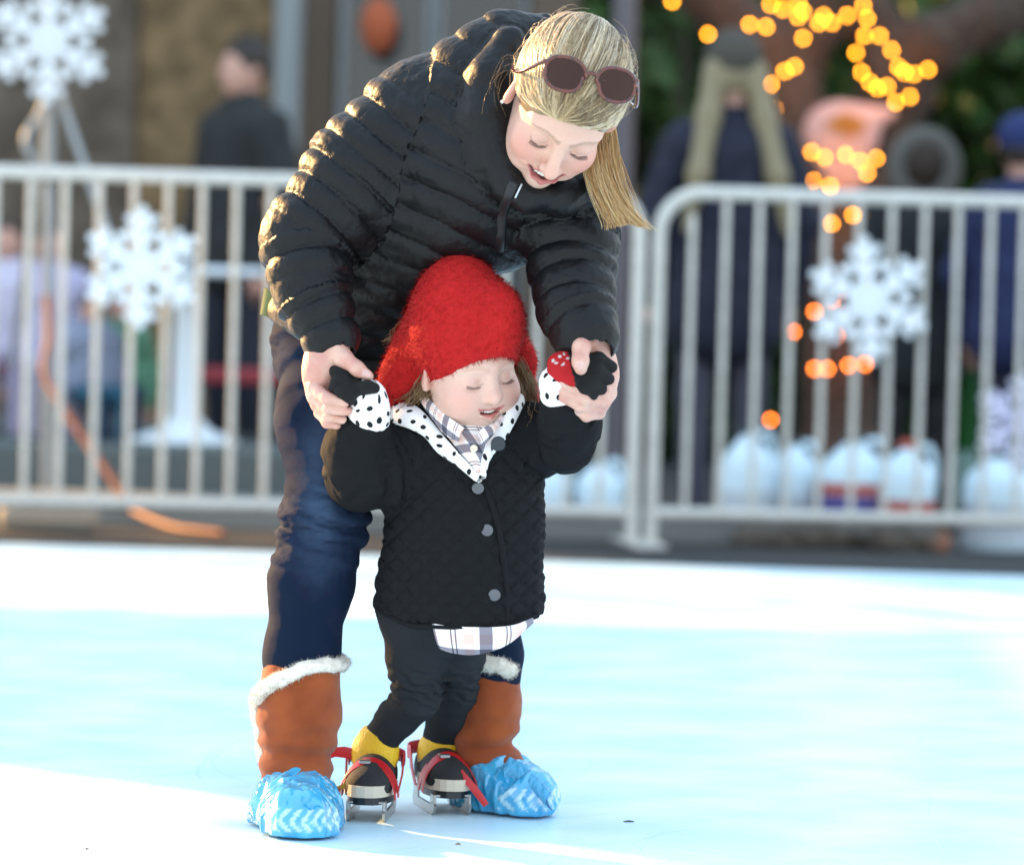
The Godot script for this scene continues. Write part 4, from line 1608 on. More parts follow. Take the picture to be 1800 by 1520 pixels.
	hand_l.chain(path_px([[1064, 704, 0.11], [1052, 726, 0.135], [1030, 731, 0.160], [1016, 722, 0.166]]), [0.0105, 0.0094, 0.0086, 0.0070], 0.004)
	var nails: Array[Vector3] = [at_px(1020, 641, 0.216), at_px(644, 657, 0.174), at_px(989, 671, 0.194), at_px(1017, 724, 0.172)]
	var hand_paint := func(p: Vector3, _n: Vector3) -> Color:
		var c := Color(0.72, 0.465, 0.37)
		c = c.lerp(Color(0.60, 0.27, 0.22), clampf(0.35 + 0.9 * crease.get_noise_3d(p.x * 1.4, p.y * 1.4, p.z * 1.4), 0.0, 0.7))
		for q in nails:
			if p.distance_to(q) < 0.0072:
				c = Color(0.72, 0.47, 0.42)
		return c
	for f: Field in [hand_r, hand_l]:
		f.paint = hand_paint
		f.slack = 0.002
		f.post = func(p: Vector3, d: float, _s: float, _t: int) -> float: return d - 0.0010 * fine.get_noise_3d(p.x, p.y, p.z)
	# the trunk inside the clothes joins them
	var core := Field.new()
	core.bone(at_px(895, 262, 0.07), at_px(850, 260, 0.04), 0.05, 0.06, 0.02)
	core.bone(at_px(840, 280, 0.02), at_px(600, 560, -0.24), 0.085, 0.09, 0.03)
	core.chain(path_px([[840, 260, 0.03], [725, 225, 0.0], [548, 425, 0.05], [588, 590, 0.12]]), [0.06, 0.045, 0.035, 0.025], 0.03)
	core.chain(path_px([[870, 280, 0.03], [1000, 345, 0.02], [1010, 470, 0.08], [1030, 588, 0.15]]), [0.06, 0.045, 0.035, 0.025], 0.03)
	core.chain(path_px([[575, 610, -0.22], [565, 920, 0.02], [527, 1180, 0.03]]), [0.06, 0.045, 0.035], 0.03)
	core.chain(path_px([[690, 620, -0.2], [800, 900, -0.18], [855, 1180, -0.2]]), [0.06, 0.045, 0.035], 0.03)
	core.paint = func(_p: Vector3, _n: Vector3) -> Color: return Color(0.66, 0.42, 0.335)
	body("body", [[head, 0.0021], [hand_r, 0.0028], [hand_l, 0.0028], [core, 0.02]], skin_m, root, off)
	part("teeth", teeth_mesh(h, xf), paint(Color(0.74, 0.70, 0.63), 0.25), root, off)
	part("eyelashes", lash_mesh(h, xf), paint(Color(0.02, 0.014, 0.01), 0.6), root, off)
	var gem := Mb.new()
	gem.lathe([[0.0003, -0.003], [0.0027, -0.001], [0.003, 0.0008], [0.0018, 0.0024], [0.0003, 0.003]], xf * Vector3(-0.0865, -0.031, 0.006), 10)
	part("ear_stud", gem.mesh(), paint(Color(0.85, 0.87, 0.9), 0.08, 0.6), root, off)
	var ring := Mb.new()
	ring.tube(PackedVector3Array([at_px(1053, 699, 0.156), at_px(1050, 707, 0.163), at_px(1048, 712, 0.158)]), [0.0016, 0.0016], 8)
	ring.lathe([[0.0004, -0.0032], [0.0034, 0.0], [0.0022, 0.0022], [0.0003, 0.0026]], at_px(1051, 702, 0.166), 8)
	part("ring", ring.mesh(), paint(Color(0.85, 0.86, 0.88), 0.12, 0.8), root, off)
	woman_jacket(root, off)
	woman_jeans(root, off)
	woman_boots(root, off)
	woman_hair(root, off, xf)
	# sunglasses pushed up into the hair
	sunglasses(xf)


func woman_jacket(root: Node3D, off: Vector3) -> void:
	var shell := paint(Color(0.0052, 0.0056, 0.0066), 0.46)
	shell.metallic_specular = 0.36
	relief(shell, grain(0.025, 4, FastNoiseLite.TYPE_SIMPLEX_SMOOTH, 31), 0.15, 0.12)
	var f := Field.new()
	# trunk: spine line from hem to shoulder girdle, seams run across it
	for q in [[-0.00, 0.0, 0.142], [0.055, -0.02, 0.120], [-0.04, 0.03, 0.112]]:
		var o := Vector3(q[0] * 0.7, q[0] * 0.7, q[1])
		f.bone(at_px(622, 570, -0.235) + o, at_px(700, 430, -0.14) + o, q[2] * 0.93, q[2] * 0.98, 0.05, 0.0, 0.185, 1)
		f.bone(at_px(700, 430, -0.14) + o, at_px(842, 275, 0.005) + o, q[2] * 0.98, q[2] * 0.92, 0.05, 0.185, 0.38, 1)
	f.bone(at_px(800, 370, -0.01), at_px(925, 372, 0.0), 0.10, 0.075, 0.06, 0.3, 0.3, 1)
	f.bone(at_px(770, 215, 0.0), at_px(985, 335, 0.015), 0.088, 0.082, 0.06, 0.38, 0.38, 1)
	f.bone(at_px(845, 215, 0.02), at_px(872, 250, 0.05), 0.11, 0.10, 0.06, 0.40, 0.44, 1)
	# sleeves
	var arm := f.chain(path_px([[735, 200, 0.015], [640, 305, 0.03], [538, 420, 0.055]]), [0.083, 0.084, 0.068], 0.035, 2, 0.0)
	f.chain(path_px([[538, 420, 0.055], [545, 505, 0.09], [580, 592, 0.118]]), [0.068, 0.058, 0.043], 0.02, 2, arm)
	arm = f.chain(path_px([[1000, 340, 0.025], [1005, 410, 0.05], [1006, 475, 0.08]]), [0.076, 0.066, 0.062], 0.03, 3, 0.0)
	f.chain(path_px([[1006, 475, 0.08], [1012, 540, 0.12], [1030, 588, 0.148]]), [0.062, 0.056, 0.049], 0.02, 3, arm)
	f.carve(f.bone(at_px(1036, 604, 0.16), at_px(1044, 640, 0.18), 0.034, 0.034, 0.004))
	f.carve(f.bone(at_px(586, 606, 0.125), at_px(592, 640, 0.14), 0.030, 0.032, 0.004))
	# stand-up collar and hood
	f.chain(path_px([[895, 75, 0.10], [862, 140, 0.125], [858, 205, 0.14], [872, 272, 0.15], [894, 322, 0.155], [932, 348, 0.150], [985, 350, 0.135], [1040, 325, 0.10]]), [0.026, 0.033, 0.034, 0.028, 0.022, 0.019, 0.020, 0.024], 0.022, 4)
	f.chain(path_px([[945, 70, 0.02], [880, 80, 0.03], [835, 120, 0.04], [815, 190, 0.05], [835, 260, 0.08]]), [0.042, 0.046, 0.052, 0.052, 0.035], 0.03, 5, 0.02)
	var low := at_px(463, 552, -0.2)
	var spine := Vector3(0.36, 0.92, 0.12).normalized()
	f.slack = 0.022
	f.post = func(p: Vector3, d: float, s: float, t: int) -> float:
		var pitch := 0.050
		var amp := 0.0105
		if t == 2:
			pitch = 0.0375
		elif t == 3:
			pitch = 0.038
			amp = 0.0085
		elif t == 4:
			amp = 0.0
		elif t == 5:
			pitch = 0.06
			amp = 0.007
		if d > 0.03 or d < -0.03:
			return d
		var wob := crease.get_noise_3d(p.x * 0.35, p.y * 0.35, p.z * 0.35)
		if t == 1 or t == 5:
			s = (p - low).dot(spine) + 0.012 * sin(p.x * 9.0)
			pitch = 0.044
		var g := absf(sin(PI * (s / pitch + wob * 0.12)))
		var puff := amp * (sqrt(sqrt(g * g + 0.012)) - 0.65)
		var wr := crease.get_noise_3d(p.x * 1.1 + 7.0, p.y * 1.1, p.z * 1.1) * 0.0020 + fine.get_noise_3d(p.x * 0.7, p.y * 0.7, p.z * 0.7) * 0.0009 * (1.6 - g)
		var e := d - puff - wr
		if t == 1 and p.y < 0.90:
			e = maxf(e, (p - low).dot(Vector3(-0.53, -0.848, 0)))
		return e
	body("jacket", [[f, 0.0045]], shell, root, off)
	# front zip, its pull, and the hem edge
	var zip := PackedVector3Array()
	for q in [[903, 322], [893, 345], [884, 370], [880, 400], [879, 420], [876, 440]]:
		zip.append(surface_at(f, q[0], q[1], -0.001))
	zip = smooth_path(zip, 4)
	var mb := Mb.new()
	mb.tube(zip, [0.0085, 0.0085], 8, Vector2.ONE, 0.45, Vector3(0, 0, 1))
	part("zip_placket", mb.mesh(), paint(Color(0.008, 0.009, 0.011), 0.5), root, off)
	mb = Mb.new()
	mb.tube(smooth_path(PackedVector3Array([surface_at(f, 917, 324, 0.005), surface_at(f, 912, 334, 0.006), surface_at(f, 906, 347, 0.005)]), 3), [0.0016, 0.0026, 0.0018], 6)
	part("zip_pull", mb.mesh(), paint(Color(0.55, 0.58, 0.6), 0.25, 0.7), root, off)
	# green shirt tail below the jacket at the back, and a dark sweater hem in front
	var knit := Field.new()
	knit.bone(at_px(630, 560, -0.20), at_px(660, 640, -0.19), 0.115, 0.105, 0.04)
	knit.bone(at_px(610, 560, -0.23), at_px(625, 590, -0.23), 0.10, 0.10, 0.04)
	var wool := paint(Color(0.010, 0.017, 0.017), 0.95)
	relief(wool, grain(0.2, 2, FastNoiseLite.TYPE_CELLULAR), 0.25, 0.04)
	body("sweater", [[knit, 0.012]], wool, root, off)
	var tail := Mb.new()
	var a := path_px([[466, 505, -0.20], [462, 528, -0.20], [458, 552, -0.20]])
	var b := path_px([[486, 512, -0.18], [482, 535, -0.18], [474, 558, -0.18]])
	tail.strip(a, b, 0.006, Vector2.ONE, 5, 0.004)
	part("shirt_tail", tail.mesh(), paint(Color(0.16, 0.17, 0.06), 0.9), root, off)


func woman_jeans(root: Node3D, off: Vector3) -> void:
	var f := Field.new()
	f.ball(at_px(598, 600, -0.23), Vector3(0.098, 0.10, 0.10), 0.05)
	var s := f.chain(path_px([[580, 610, -0.21], [569, 740, -0.10], [572, 900, 0.0]]), [0.084, 0.066, 0.059], 0.05, 1)
	f.chain(path_px([[572, 900, 0.0], [567, 930, 0.012], [547, 1020, 0.02], [530, 1150, 0.028], [527, 1200, 0.03]]), [0.059, 0.059, 0.061, 0.053, 0.05], 0.03, 1, s)
	s = f.chain(path_px([[680, 620, -0.2], [770, 800, -0.2], [815, 920, -0.18]]), [0.085, 0.068, 0.060], 0.05, 2)
	f.chain(path_px([[815, 920, -0.18], [840, 1030, -0.2], [862, 1150, -0.2], [865, 1200, -0.2]]), [0.060, 0.056, 0.046, 0.043], 0.03, 2, s)
	var knee := at_px(575, 925, 0.0)
	f.slack = 0.012
	f.post = func(p: Vector3, d: float, ss: float, t: int) -> float:
		if absf(d) > 0.025 or t == 0:
			return d
		var away := (p.y - knee.y) / 0.055
		var w := exp(-away * away)
		var n := crease.get_noise_3d(p.x * 0.5, p.y * 1.5, p.z * 0.5)
		var fold := sin((p.y + p.x * 0.35 + n * 0.02) * 165.0)
		var hip := exp(-pow((p.y - 0.72) / 0.09, 2.0)) * sin((p.y - p.x * 0.9 + n * 0.02) * 130.0)
		return d - w * fold * 0.0052 - hip * 0.0022 - n * 0.0012 - fine.get_noise_3d(p.x * 0.6, p.y * 0.9, p.z * 0.6) * 0.0003
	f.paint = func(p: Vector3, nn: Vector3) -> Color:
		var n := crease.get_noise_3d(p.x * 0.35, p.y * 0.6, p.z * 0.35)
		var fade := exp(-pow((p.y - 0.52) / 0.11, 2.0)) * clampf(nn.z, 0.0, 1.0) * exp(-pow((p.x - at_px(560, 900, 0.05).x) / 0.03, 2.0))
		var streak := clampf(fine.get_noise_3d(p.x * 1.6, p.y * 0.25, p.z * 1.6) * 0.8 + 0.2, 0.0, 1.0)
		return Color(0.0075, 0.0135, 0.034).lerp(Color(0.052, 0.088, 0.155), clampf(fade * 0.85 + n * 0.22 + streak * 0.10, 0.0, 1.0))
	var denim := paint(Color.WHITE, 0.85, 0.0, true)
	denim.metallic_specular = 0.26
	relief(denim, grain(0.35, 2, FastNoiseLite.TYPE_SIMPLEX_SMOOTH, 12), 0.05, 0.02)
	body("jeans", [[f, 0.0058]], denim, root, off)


func boot(root: Node3D, off: Vector3, shaft: Array, radii: Array, rim: Array, rim_r: float, foot: Array, foot_r: Array, cover_top: float, print_dir: Vector3, edge: Array) -> void:
	var suede := paint(Color.WHITE, 0.92, 0.0, true)
	suede.rim_enabled = true
	suede.rim = 0.35
	suede.rim_tint = 0.6
	relief(suede, grain(0.12, 4, FastNoiseLite.TYPE_SIMPLEX_SMOOTH, 23), 0.06, 0.05)
	var f := Field.new()
	f.chain(path_px(shaft), radii, 0.03, 1)
	var fp := path_px(foot)
	f.chain(fp, [foot_r[0] * 0.86, foot_r[1] * 0.86, foot_r[2] * 0.86], 0.04, 2)
	f.slack = 0.008
	f.post = func(p: Vector3, d: float, _s: float, _t: int) -> float:
		if absf(d) > 0.02:
			return d
		var low := exp(-pow((p.y - 0.105) / 0.035, 2.0))
		return maxf(0.008 - p.y, d - 0.0032 * crease.get_noise_3d(p.x * 0.6, p.y * 0.9, p.z * 0.6) - low * 0.0045 * sin(p.y * 170.0 + crease.get_noise_3d(p.x * 0.3, p.y * 0.3, p.z * 0.3) * 3.0))
	f.paint = func(p: Vector3, _n: Vector3) -> Color:
		var n := crease.get_noise_3d(p.x * 0.8, p.y * 0.8, p.z * 0.8)
		return Color(0.31, 0.064, 0.010).lerp(Color(0.23, 0.043, 0.007), clampf(0.4 + n * 1.2, 0.0, 1.0))
	body("boot", [[f, 0.005]], suede, root, off)
	# fleece round the top and down the open edge
	var fl := Field.new()
	var rp := smooth_path(path_px(rim), 3)
	fl.chain(rp, ramp([rim_r, rim_r], rp.size()), 0.01)
	if edge.size():
		var ep := smooth_path(path_px(edge), 3)
		fl.chain(ep, ramp([rim_r * 0.85, 0.006], ep.size()), 0.01)
	fl.slack = 0.008
	fl.post = func(p: Vector3, d: float, _s: float, _t: int) -> float: return d - 0.004 * crease.get_noise_3d(p.x * 2.2, p.y * 2.2, p.z * 2.2) if absf(d) < 0.02 else d
	var fleece := paint(Color(0.82, 0.76, 0.66), 0.95)
	var wool := paint(Color.WHITE, 0.9, 0.0, true)
	wool.backlight_enabled = true
	wool.backlight = Color(0.5, 0.45, 0.4)
	body("fleece_trim", [[fl, 0.006]], fleece, root, off, {"called": "fleece_fibres", "m": wool, "count": 5200, "length": 0.0058, "width": 0.00035, "wild": 0.75, "tint": Color(0.90, 0.87, 0.80), "tint2": Color(0.80, 0.73, 0.62)})
	# blue plastic shoe cover
	var cv := Field.new()
	cv.chain(fp, foot_r, 0.05)
	var ankle: Vector3 = fp[1]
	cv.slack = 0.016
	cv.post = func(p: Vector3, d: float, _s: float, _t: int) -> float:
		if absf(d) > 0.03:
			return d
		var r1 := 1.0 - absf(crease.get_noise_3d(p.x * 0.55 + 3.0, p.y * 0.30, p.z * 0.55)) * 2.6
		var r2 := 1.0 - absf(crease.get_noise_3d(p.x * 1.3, p.y * 0.5 + 9.0, p.z * 1.3)) * 2.4
		var e := d - 0.0060 * clampf(r1, 0.0, 1.0) - 0.0030 * pow(clampf(r2, 0.0, 1.0), 2.0)
		e = maxf(e, 0.004 - p.y)
		var rim_y := cover_top + 0.006 * sin((p.x + p.z) * 190.0) + 0.012 * crease.get_noise_3d(p.x * 0.8, 1.0, p.z * 0.8)
		return maxf(e, p.y - rim_y)
	var across := print_dir.cross(Vector3.UP).normalized()
	cv.paint = func(p: Vector3, nn: Vector3) -> Color:
		var c := Color(0.025, 0.33, 0.62).lerp(Color(0.08, 0.47, 0.74), clampf(0.5 + crease.get_noise_3d(p.x * 0.9, p.y * 0.9, p.z * 0.9), 0.0, 1.0))
		# the printed row of chevrons along the sole edge
		var u := (p - fp[2]).dot(across)
		var v := p.y - 0.030
		if nn.dot(print_dir) > 0.1 and absf(v) < 0.017 and absf(u) < 0.055:
			var bent := fposmod(u + absf(v) * 0.85, 0.0165)
			if bent < 0.0072:
				c = Color(0.42, 0.66, 0.78)
		return c
	var film := paint(Color.WHITE, 0.17, 0.0, true)
	film.metallic_specular = 0.7
	film.clearcoat_enabled = true
	film.clearcoat = 0.35
	film.clearcoat_roughness = 0.2
	film.backlight_enabled = true
	film.backlight = Color(0.30, 0.35, 0.38)
	body("shoe_cover", [[cv, 0.0042]], film, root, off)


func woman_boots(root: Node3D, off: Vector3) -> void:
	boot(root, off, [[528, 1190, 0.03], [526, 1260, 0.03], [521, 1340, 0.03], [518, 1395, 0.04]], [0.060, 0.058, 0.047, 0.046],
		[[452, 1232, 0.04], [462, 1212, 0.07], [500, 1190, 0.088], [545, 1172, 0.085], [588, 1168, 0.06], [600, 1165, 0.01], [560, 1160, -0.02]], 0.0092,
		[[512, 1425, -0.03], [520, 1430, 0.07], [528, 1448, 0.195]], [0.048, 0.056, 0.053], 0.090, Vector3(0.15, 0.0, 1.0).normalized(),
		[[452, 1230, 0.03], [455, 1270, 0.03], [462, 1310, 0.025], [464, 1345, 0.02]])
	boot(root, off, [[862, 1180, -0.2], [858, 1250, -0.2], [850, 1310, -0.2], [848, 1350, -0.2]], [0.047, 0.046, 0.040, 0.044],
		[[825, 1172, -0.16], [845, 1166, -0.15], [875, 1168, -0.15], [897, 1178, -0.17], [893, 1165, -0.22], [860, 1158, -0.24]], 0.0095,
		[[842, 1395, -0.215], [880, 1388, -0.185], [930, 1402, -0.13]], [0.040, 0.047, 0.043], 0.086, Vector3(0.4, 0.0, 0.9).normalized(),
		[])
	# folded peak of the rear cover behind the ankle
	var pk := Mb.new()
	var a := path_px([[886, 1345, -0.13], [896, 1330, -0.13], [923, 1343, -0.12], [948, 1368, -0.10], [968, 1392, -0.08]])
	var b := path_px([[890, 1378, -0.12], [903, 1382, -0.12], [928, 1396, -0.105], [952, 1408, -0.09], [972, 1425, -0.075]])
	pk.strip(a, b, 0.004, Vector2.ONE, 6, 0.012)
	var film := paint(Color(0.085, 0.40, 0.66), 0.25)
	film.backlight_enabled = true
	film.backlight = Color(0.3, 0.35, 0.38)
	relief(film, grain(0.02, 4, FastNoiseLite.TYPE_SIMPLEX_SMOOTH, 41), 0.5, 0.08)
	part("cover_fold", pk.mesh(), film, root, off)


func woman_hair(root: Node3D, off: Vector3, xf: Transform3D) -> void:
	var cap := Field.new()
	cap.xf = xf
	cap.ball(Vector3(0, 0.034, -0.014), Vector3(0.080, 0.095, 0.101), 0.02)
	cap.carve(cap.ball(Vector3(0, -0.058, 0.112), Vector3(0.088, 0.122, 0.110), 0.008))
	cap.carve(cap.ball(Vector3(0, -0.11, 0.0), Vector3(0.12, 0.075, 0.12), 0.008))
	var tones := [Color(0.26, 0.18, 0.10), Color(0.46, 0.325, 0.17), Color(0.68, 0.50, 0.275), Color(0.85, 0.68, 0.43), Color(0.90, 0.79, 0.60)]
	cap.paint = func(_p: Vector3, _n: Vector3) -> Color: return Color(0.26, 0.19, 0.11)
	var hair_m := paint(Color.WHITE, 0.30, 0.0, true)
	hair_m.backlight_enabled = true
	hair_m.backlight = Color(0.35, 0.28, 0.16)
	hair_m.anisotropy_enabled = false
	var mb := Mb.new()
	var mid := Vector3(0, 0.034, -0.014)
	var rad := Vector3(0.080, 0.096, 0.102)
	var knot := Vector3(0.32, -0.02, -0.94).normalized()
	for k in 3800:
		var th := rng.randf_range(-1.95, 1.95)
		var edge := 0.26 - 0.26 * pow(absf(th), 1.25) + (0.0 if rng.randf() < 0.5 else rng.randf_range(0.0, 0.9))
		edge -= 0.16 * smoothstep(0.6, 1.1, absf(th))
		var start := Vector3(sin(th) * 0.98, edge, cos(th)).normalized()
		if absf(th) > 1.5:
			start.y = maxf(start.y, -0.22)
		var end := (knot + Vector3(rng.randf_range(-0.12, 0.12), rng.randf_range(-0.16, 0.14), 0)).normalized()
		var lift := 1.015 + 0.055 * pow(rng.randf(), 1.6)
		var sag := rng.randf_range(-0.05, 0.10)
		var clump := crease.get_noise_2d(th * 0.22, edge * 0.1)
		var pts := PackedVector3Array()
		var n := 11
		for j in n:
			var t := float(j) / (n - 1)
			var dir := start.slerp(end, t * 0.97)
			dir.y += sin(PI * t) * (0.14 + sag + clump * 0.2)
			dir.x += sin(PI * t) * clump * 0.10
			dir = dir.normalized()
			var up := lift * (0.985 + 0.03 * sin(PI * minf(t * 1.6, 1.0)))
			if j == 0:
				up = 0.985
			pts.append(xf * (mid + dir * rad * up))
		var c: Color = tones[int(clampf((clump * 2.2 + 0.54 + rng.randf_range(-0.2, 0.2)) * 5.0, 0.0, 4.0))]
		strand(mb, pts, 0.00056, 0.0005, c.lerp(tones[rng.randi() % 5], 0.18))
	# ponytail falling past the far cheek
	var pony := smooth_path(path_px([[1042, 165, 0.09], [1048, 215, 0.115], [1056, 270, 0.14], [1068, 325, 0.15], [1084, 366, 0.155], [1100, 392, 0.155]]), 3)
	for k in 1250:
		var a := rng.randf() * TAU
		var r := sqrt(rng.randf())
		var ends := 1.0 - 0.42 * pow(rng.randf(), 2.0)
		var flick := rng.randfn() * 0.012
		var pts := PackedVector3Array()
		for j in 12:
			var t := float(j) / 11.0 * ends
			var fi := t * (pony.size() - 1)
			var i := mini(int(fi), pony.size() - 2)
			var p := pony[i].lerp(pony[i + 1], fi - i)
			var wide := 0.0185 + 0.009 * sin(PI * minf(t * 1.1, 1.0)) - 0.010 * t
			p += Vector3(cos(a) * wide * r * 1.05, cos(a) * wide * 0.2 * r, sin(a) * wide * r * 0.8)
			p += Vector3(flick * t * t * 1.2 + 0.008 * t * t * t, -absf(flick) * 0.4 * t * t, 0) + Vector3(0.0035 * sin(t * 7.0 + a * 0.6), 0, 0.003 * cos(t * 8.0 + a))
			pts.append(p)
		var tone: Color = [Color(0.74, 0.50, 0.24), Color(0.62, 0.36, 0.14), Color(0.82, 0.64, 0.37), Color(0.48, 0.27, 0.10)][rng.randi() % 4]
		strand(mb, pts, 0.00062, 0.0003, tone)
	# wisps that have come loose
	for k in 150:
		var th := rng.randf_range(-2.3, 2.3)
		var dir := Vector3(sin(th), rng.randf_range(0.45 if absf(th) < 1.35 else -0.1, 0.95), cos(th) * 0.8 - 0.2).normalized()
		var side := Vector3(rng.randfn(), rng.randfn(), rng.randfn()).normalized()
		var pts := PackedVector3Array()
		for j in 7:
			var t := j / 6.0
			pts.append(xf * (mid + (dir + side * t * 0.55).normalized() * rad * (1.03 + 0.16 * sin(PI * t * 0.7) * rng.randf_range(0.7, 1.0))))
		strand(mb, pts, 0.00022, 0.00012, tones[3])
	for k in 7:
		var x0 := rng.randf_range(-9, 9)
		var x1 := rng.randf_range(-12, 16)
		var x2 := rng.randf_range(-14, 30)
		strand(mb, smooth_path(path_px([[906, 112 + x0 * 2.0, 0.2], [882 + x1 * 0.5, 116 + x0 * 2.5, 0.23], [860 + x1, 150 + x2 * 0.8, 0.24], [858 + x1 * 2.0, 172 + x2 * 1.6, 0.24]]), 3), 0.0001, 0.00006, tones[1])
	body("hair", [[cap, 0.0045]], hair_m, root, off)
	var o := part("hair_strands", mb.mesh(), hair_m, root, off)
	o.set_meta("kind", "stuff")


func sunglasses(xf: Transform3D) -> void:
	var tort := paint(Color(0.24, 0.045, 0.012), 0.12)
	tort.albedo_texture = grain(0.02, 3, FastNoiseLite.TYPE_SIMPLEX_SMOOTH, 77, Color(0.25, 0.12, 0.06), Color(1.0, 0.85, 0.7))
	tort.uv1_triplanar = true
	tort.uv1_scale = Vector3.ONE * 20.0
	tort.clearcoat_enabled = true
	tort.clearcoat = 0.6
	tort.clearcoat_roughness = 0.05
	var lens_m := paint(Color(0.045, 0.018, 0.014), 0.06)
	lens_m.transparency = BaseMaterial3D.TRANSPARENCY_ALPHA
	lens_m.albedo_color.a = 0.88
	lens_m.metallic_specular = 0.3
	# own axes: x along the brow bar, y up the lens, z out of it
	var out := (xf.basis * Vector3(0, 0.86, 0.50)).normalized()
	var right := (at_px(1082, 152, 0.28) - at_px(990, 132, 0.30)).normalized()
	right = (right - out * right.dot(out)).normalized()
	var g := Transform3D(Basis(right, out.cross(right), out), Vector3.ZERO)
	g.origin = xf * Vector3(0.004, 0.112, 0.062)
	var spot := at_px(1037, 140, g.origin.z)
	g.origin = Vector3(spot.x, spot.y, g.origin.z) + out * 0.009
	var root := thing("sunglasses", "tortoiseshell sunglasses with brown lenses pushed up in the woman's hair", "sunglasses", g.origin)
	var mb := Mb.new()
	for s in [-1.0, 1.0]:
		var c := Vector3(s * 0.0385, 0, -0.002)
		var ring := PackedVector3Array()
		var glass := PackedVector2Array()
		for k in 29:
			var w := TAU * k / 28.0
			var x := 0.0305 * signf(cos(w)) * pow(absf(cos(w)), 0.82)
			var y := 0.0245 * signf(sin(w)) * pow(absf(sin(w)), 0.85)
			if sin(w) < 0.0:
				x *= 0.92 + 0.08 * cos(w) * s
			else:
				x += s * 0.002 * sin(w)
			ring.append(g.basis * (c + Vector3(x, y, -absf(x + s * 0.0385) * 0.10)))
			if k < 28:
				glass.append(Vector2(x, y))
		mb.tube(ring, [0.0031, 0.0031], 8)
		var lens := Mb.new()
		lens.prism(glass, 0.0016, Transform3D(g.basis * Basis(Vector3.UP, s * 0.1), g.basis * (c + Vector3(0, 0, -0.0036))))
		part("lens", lens.mesh(), lens_m, root)
	mb.tube(smooth_path(PackedVector3Array([g.basis * Vector3(-0.009, 0.006, -0.003), g.basis * Vector3(0, 0.009, 0.0), g.basis * Vector3(0.009, 0.006, -0.003)]), 4), [0.003, 0.0026, 0.003], 8)
	part("frame", mb.mesh(), tort, root)
	for s in [-1.0, 1.0]:
		mb = Mb.new()
		var a := g.basis * Vector3(s * 0.0695, 0.013, -0.008)
		var b := xf * Vector3(s * 0.092, 0.062, 0.020) - g.origin
		var e := xf * Vector3(s * 0.091, 0.020, -0.020) - g.origin
		mb.tube(smooth_path(PackedVector3Array([a, a + (b - a) * 0.1 + g.basis * Vector3(s * 0.002, 0, -0.002), b, e]), 5), [0.0034, 0.0030, 0.0026, 0.0026], 8)
		part("temple", mb.mesh(), tort, root)


# ---------------------------------------------------------------- the child
func print_texture(kind: String) -> ImageTexture:
	var n := 256
	var im := Image.create(n, n, true, Image.FORMAT_RGB8)
	var r := RandomNumberGenerator.new()
	r.seed = 31
	if kind == "dots":
		im.fill(Color(0.97, 0.96, 0.95))
		var spots := []
		for gy in 4:
			for gx in 4:
				spots.append([gx * 64 + 20 + (32 if gy % 2 else 0) + r.randf_range(-9, 9), gy * 64 + 32 + r.randf_range(-9, 9), r.randf_range(11.0, 15.0), r.randf_range(0.75, 1.25), r.randf() * 3.0])
		for s in spots:
			for y in range(-22, 23):
				for x in range(-22, 23):
					var v := Vector2(x, y).rotated(s[4])
					if Vector2(v.x * s[3], v.y / s[3]).length() < s[2]:
						im.set_pixel(posmod(int(s[0]) + x, n), posmod(int(s[1]) + y, n), Color(0.03, 0.03, 0.035))
	else:
		for y in n:
			for x in n:
				var c := Color(0.95, 0.92, 0.90)
				var u := x % 128
				var v := y % 128
				for q in [u, v]:
					if q < 30:
						c = c * Color(0.56, 0.56, 0.62)
					elif q > 62 and q < 66 or q > 72 and q < 76:
						c = c * Color(0.45, 0.43, 0.50)
					elif q > 92 and q < 116:
						c = c * Color(0.99, 0.92, 0.90)
				im.set_pixel(x, y, c * (0.96 + 0.04 * float((x + y) % 2)))
	im.generate_mipmaps()
	return ImageTexture.create_from_image(im)


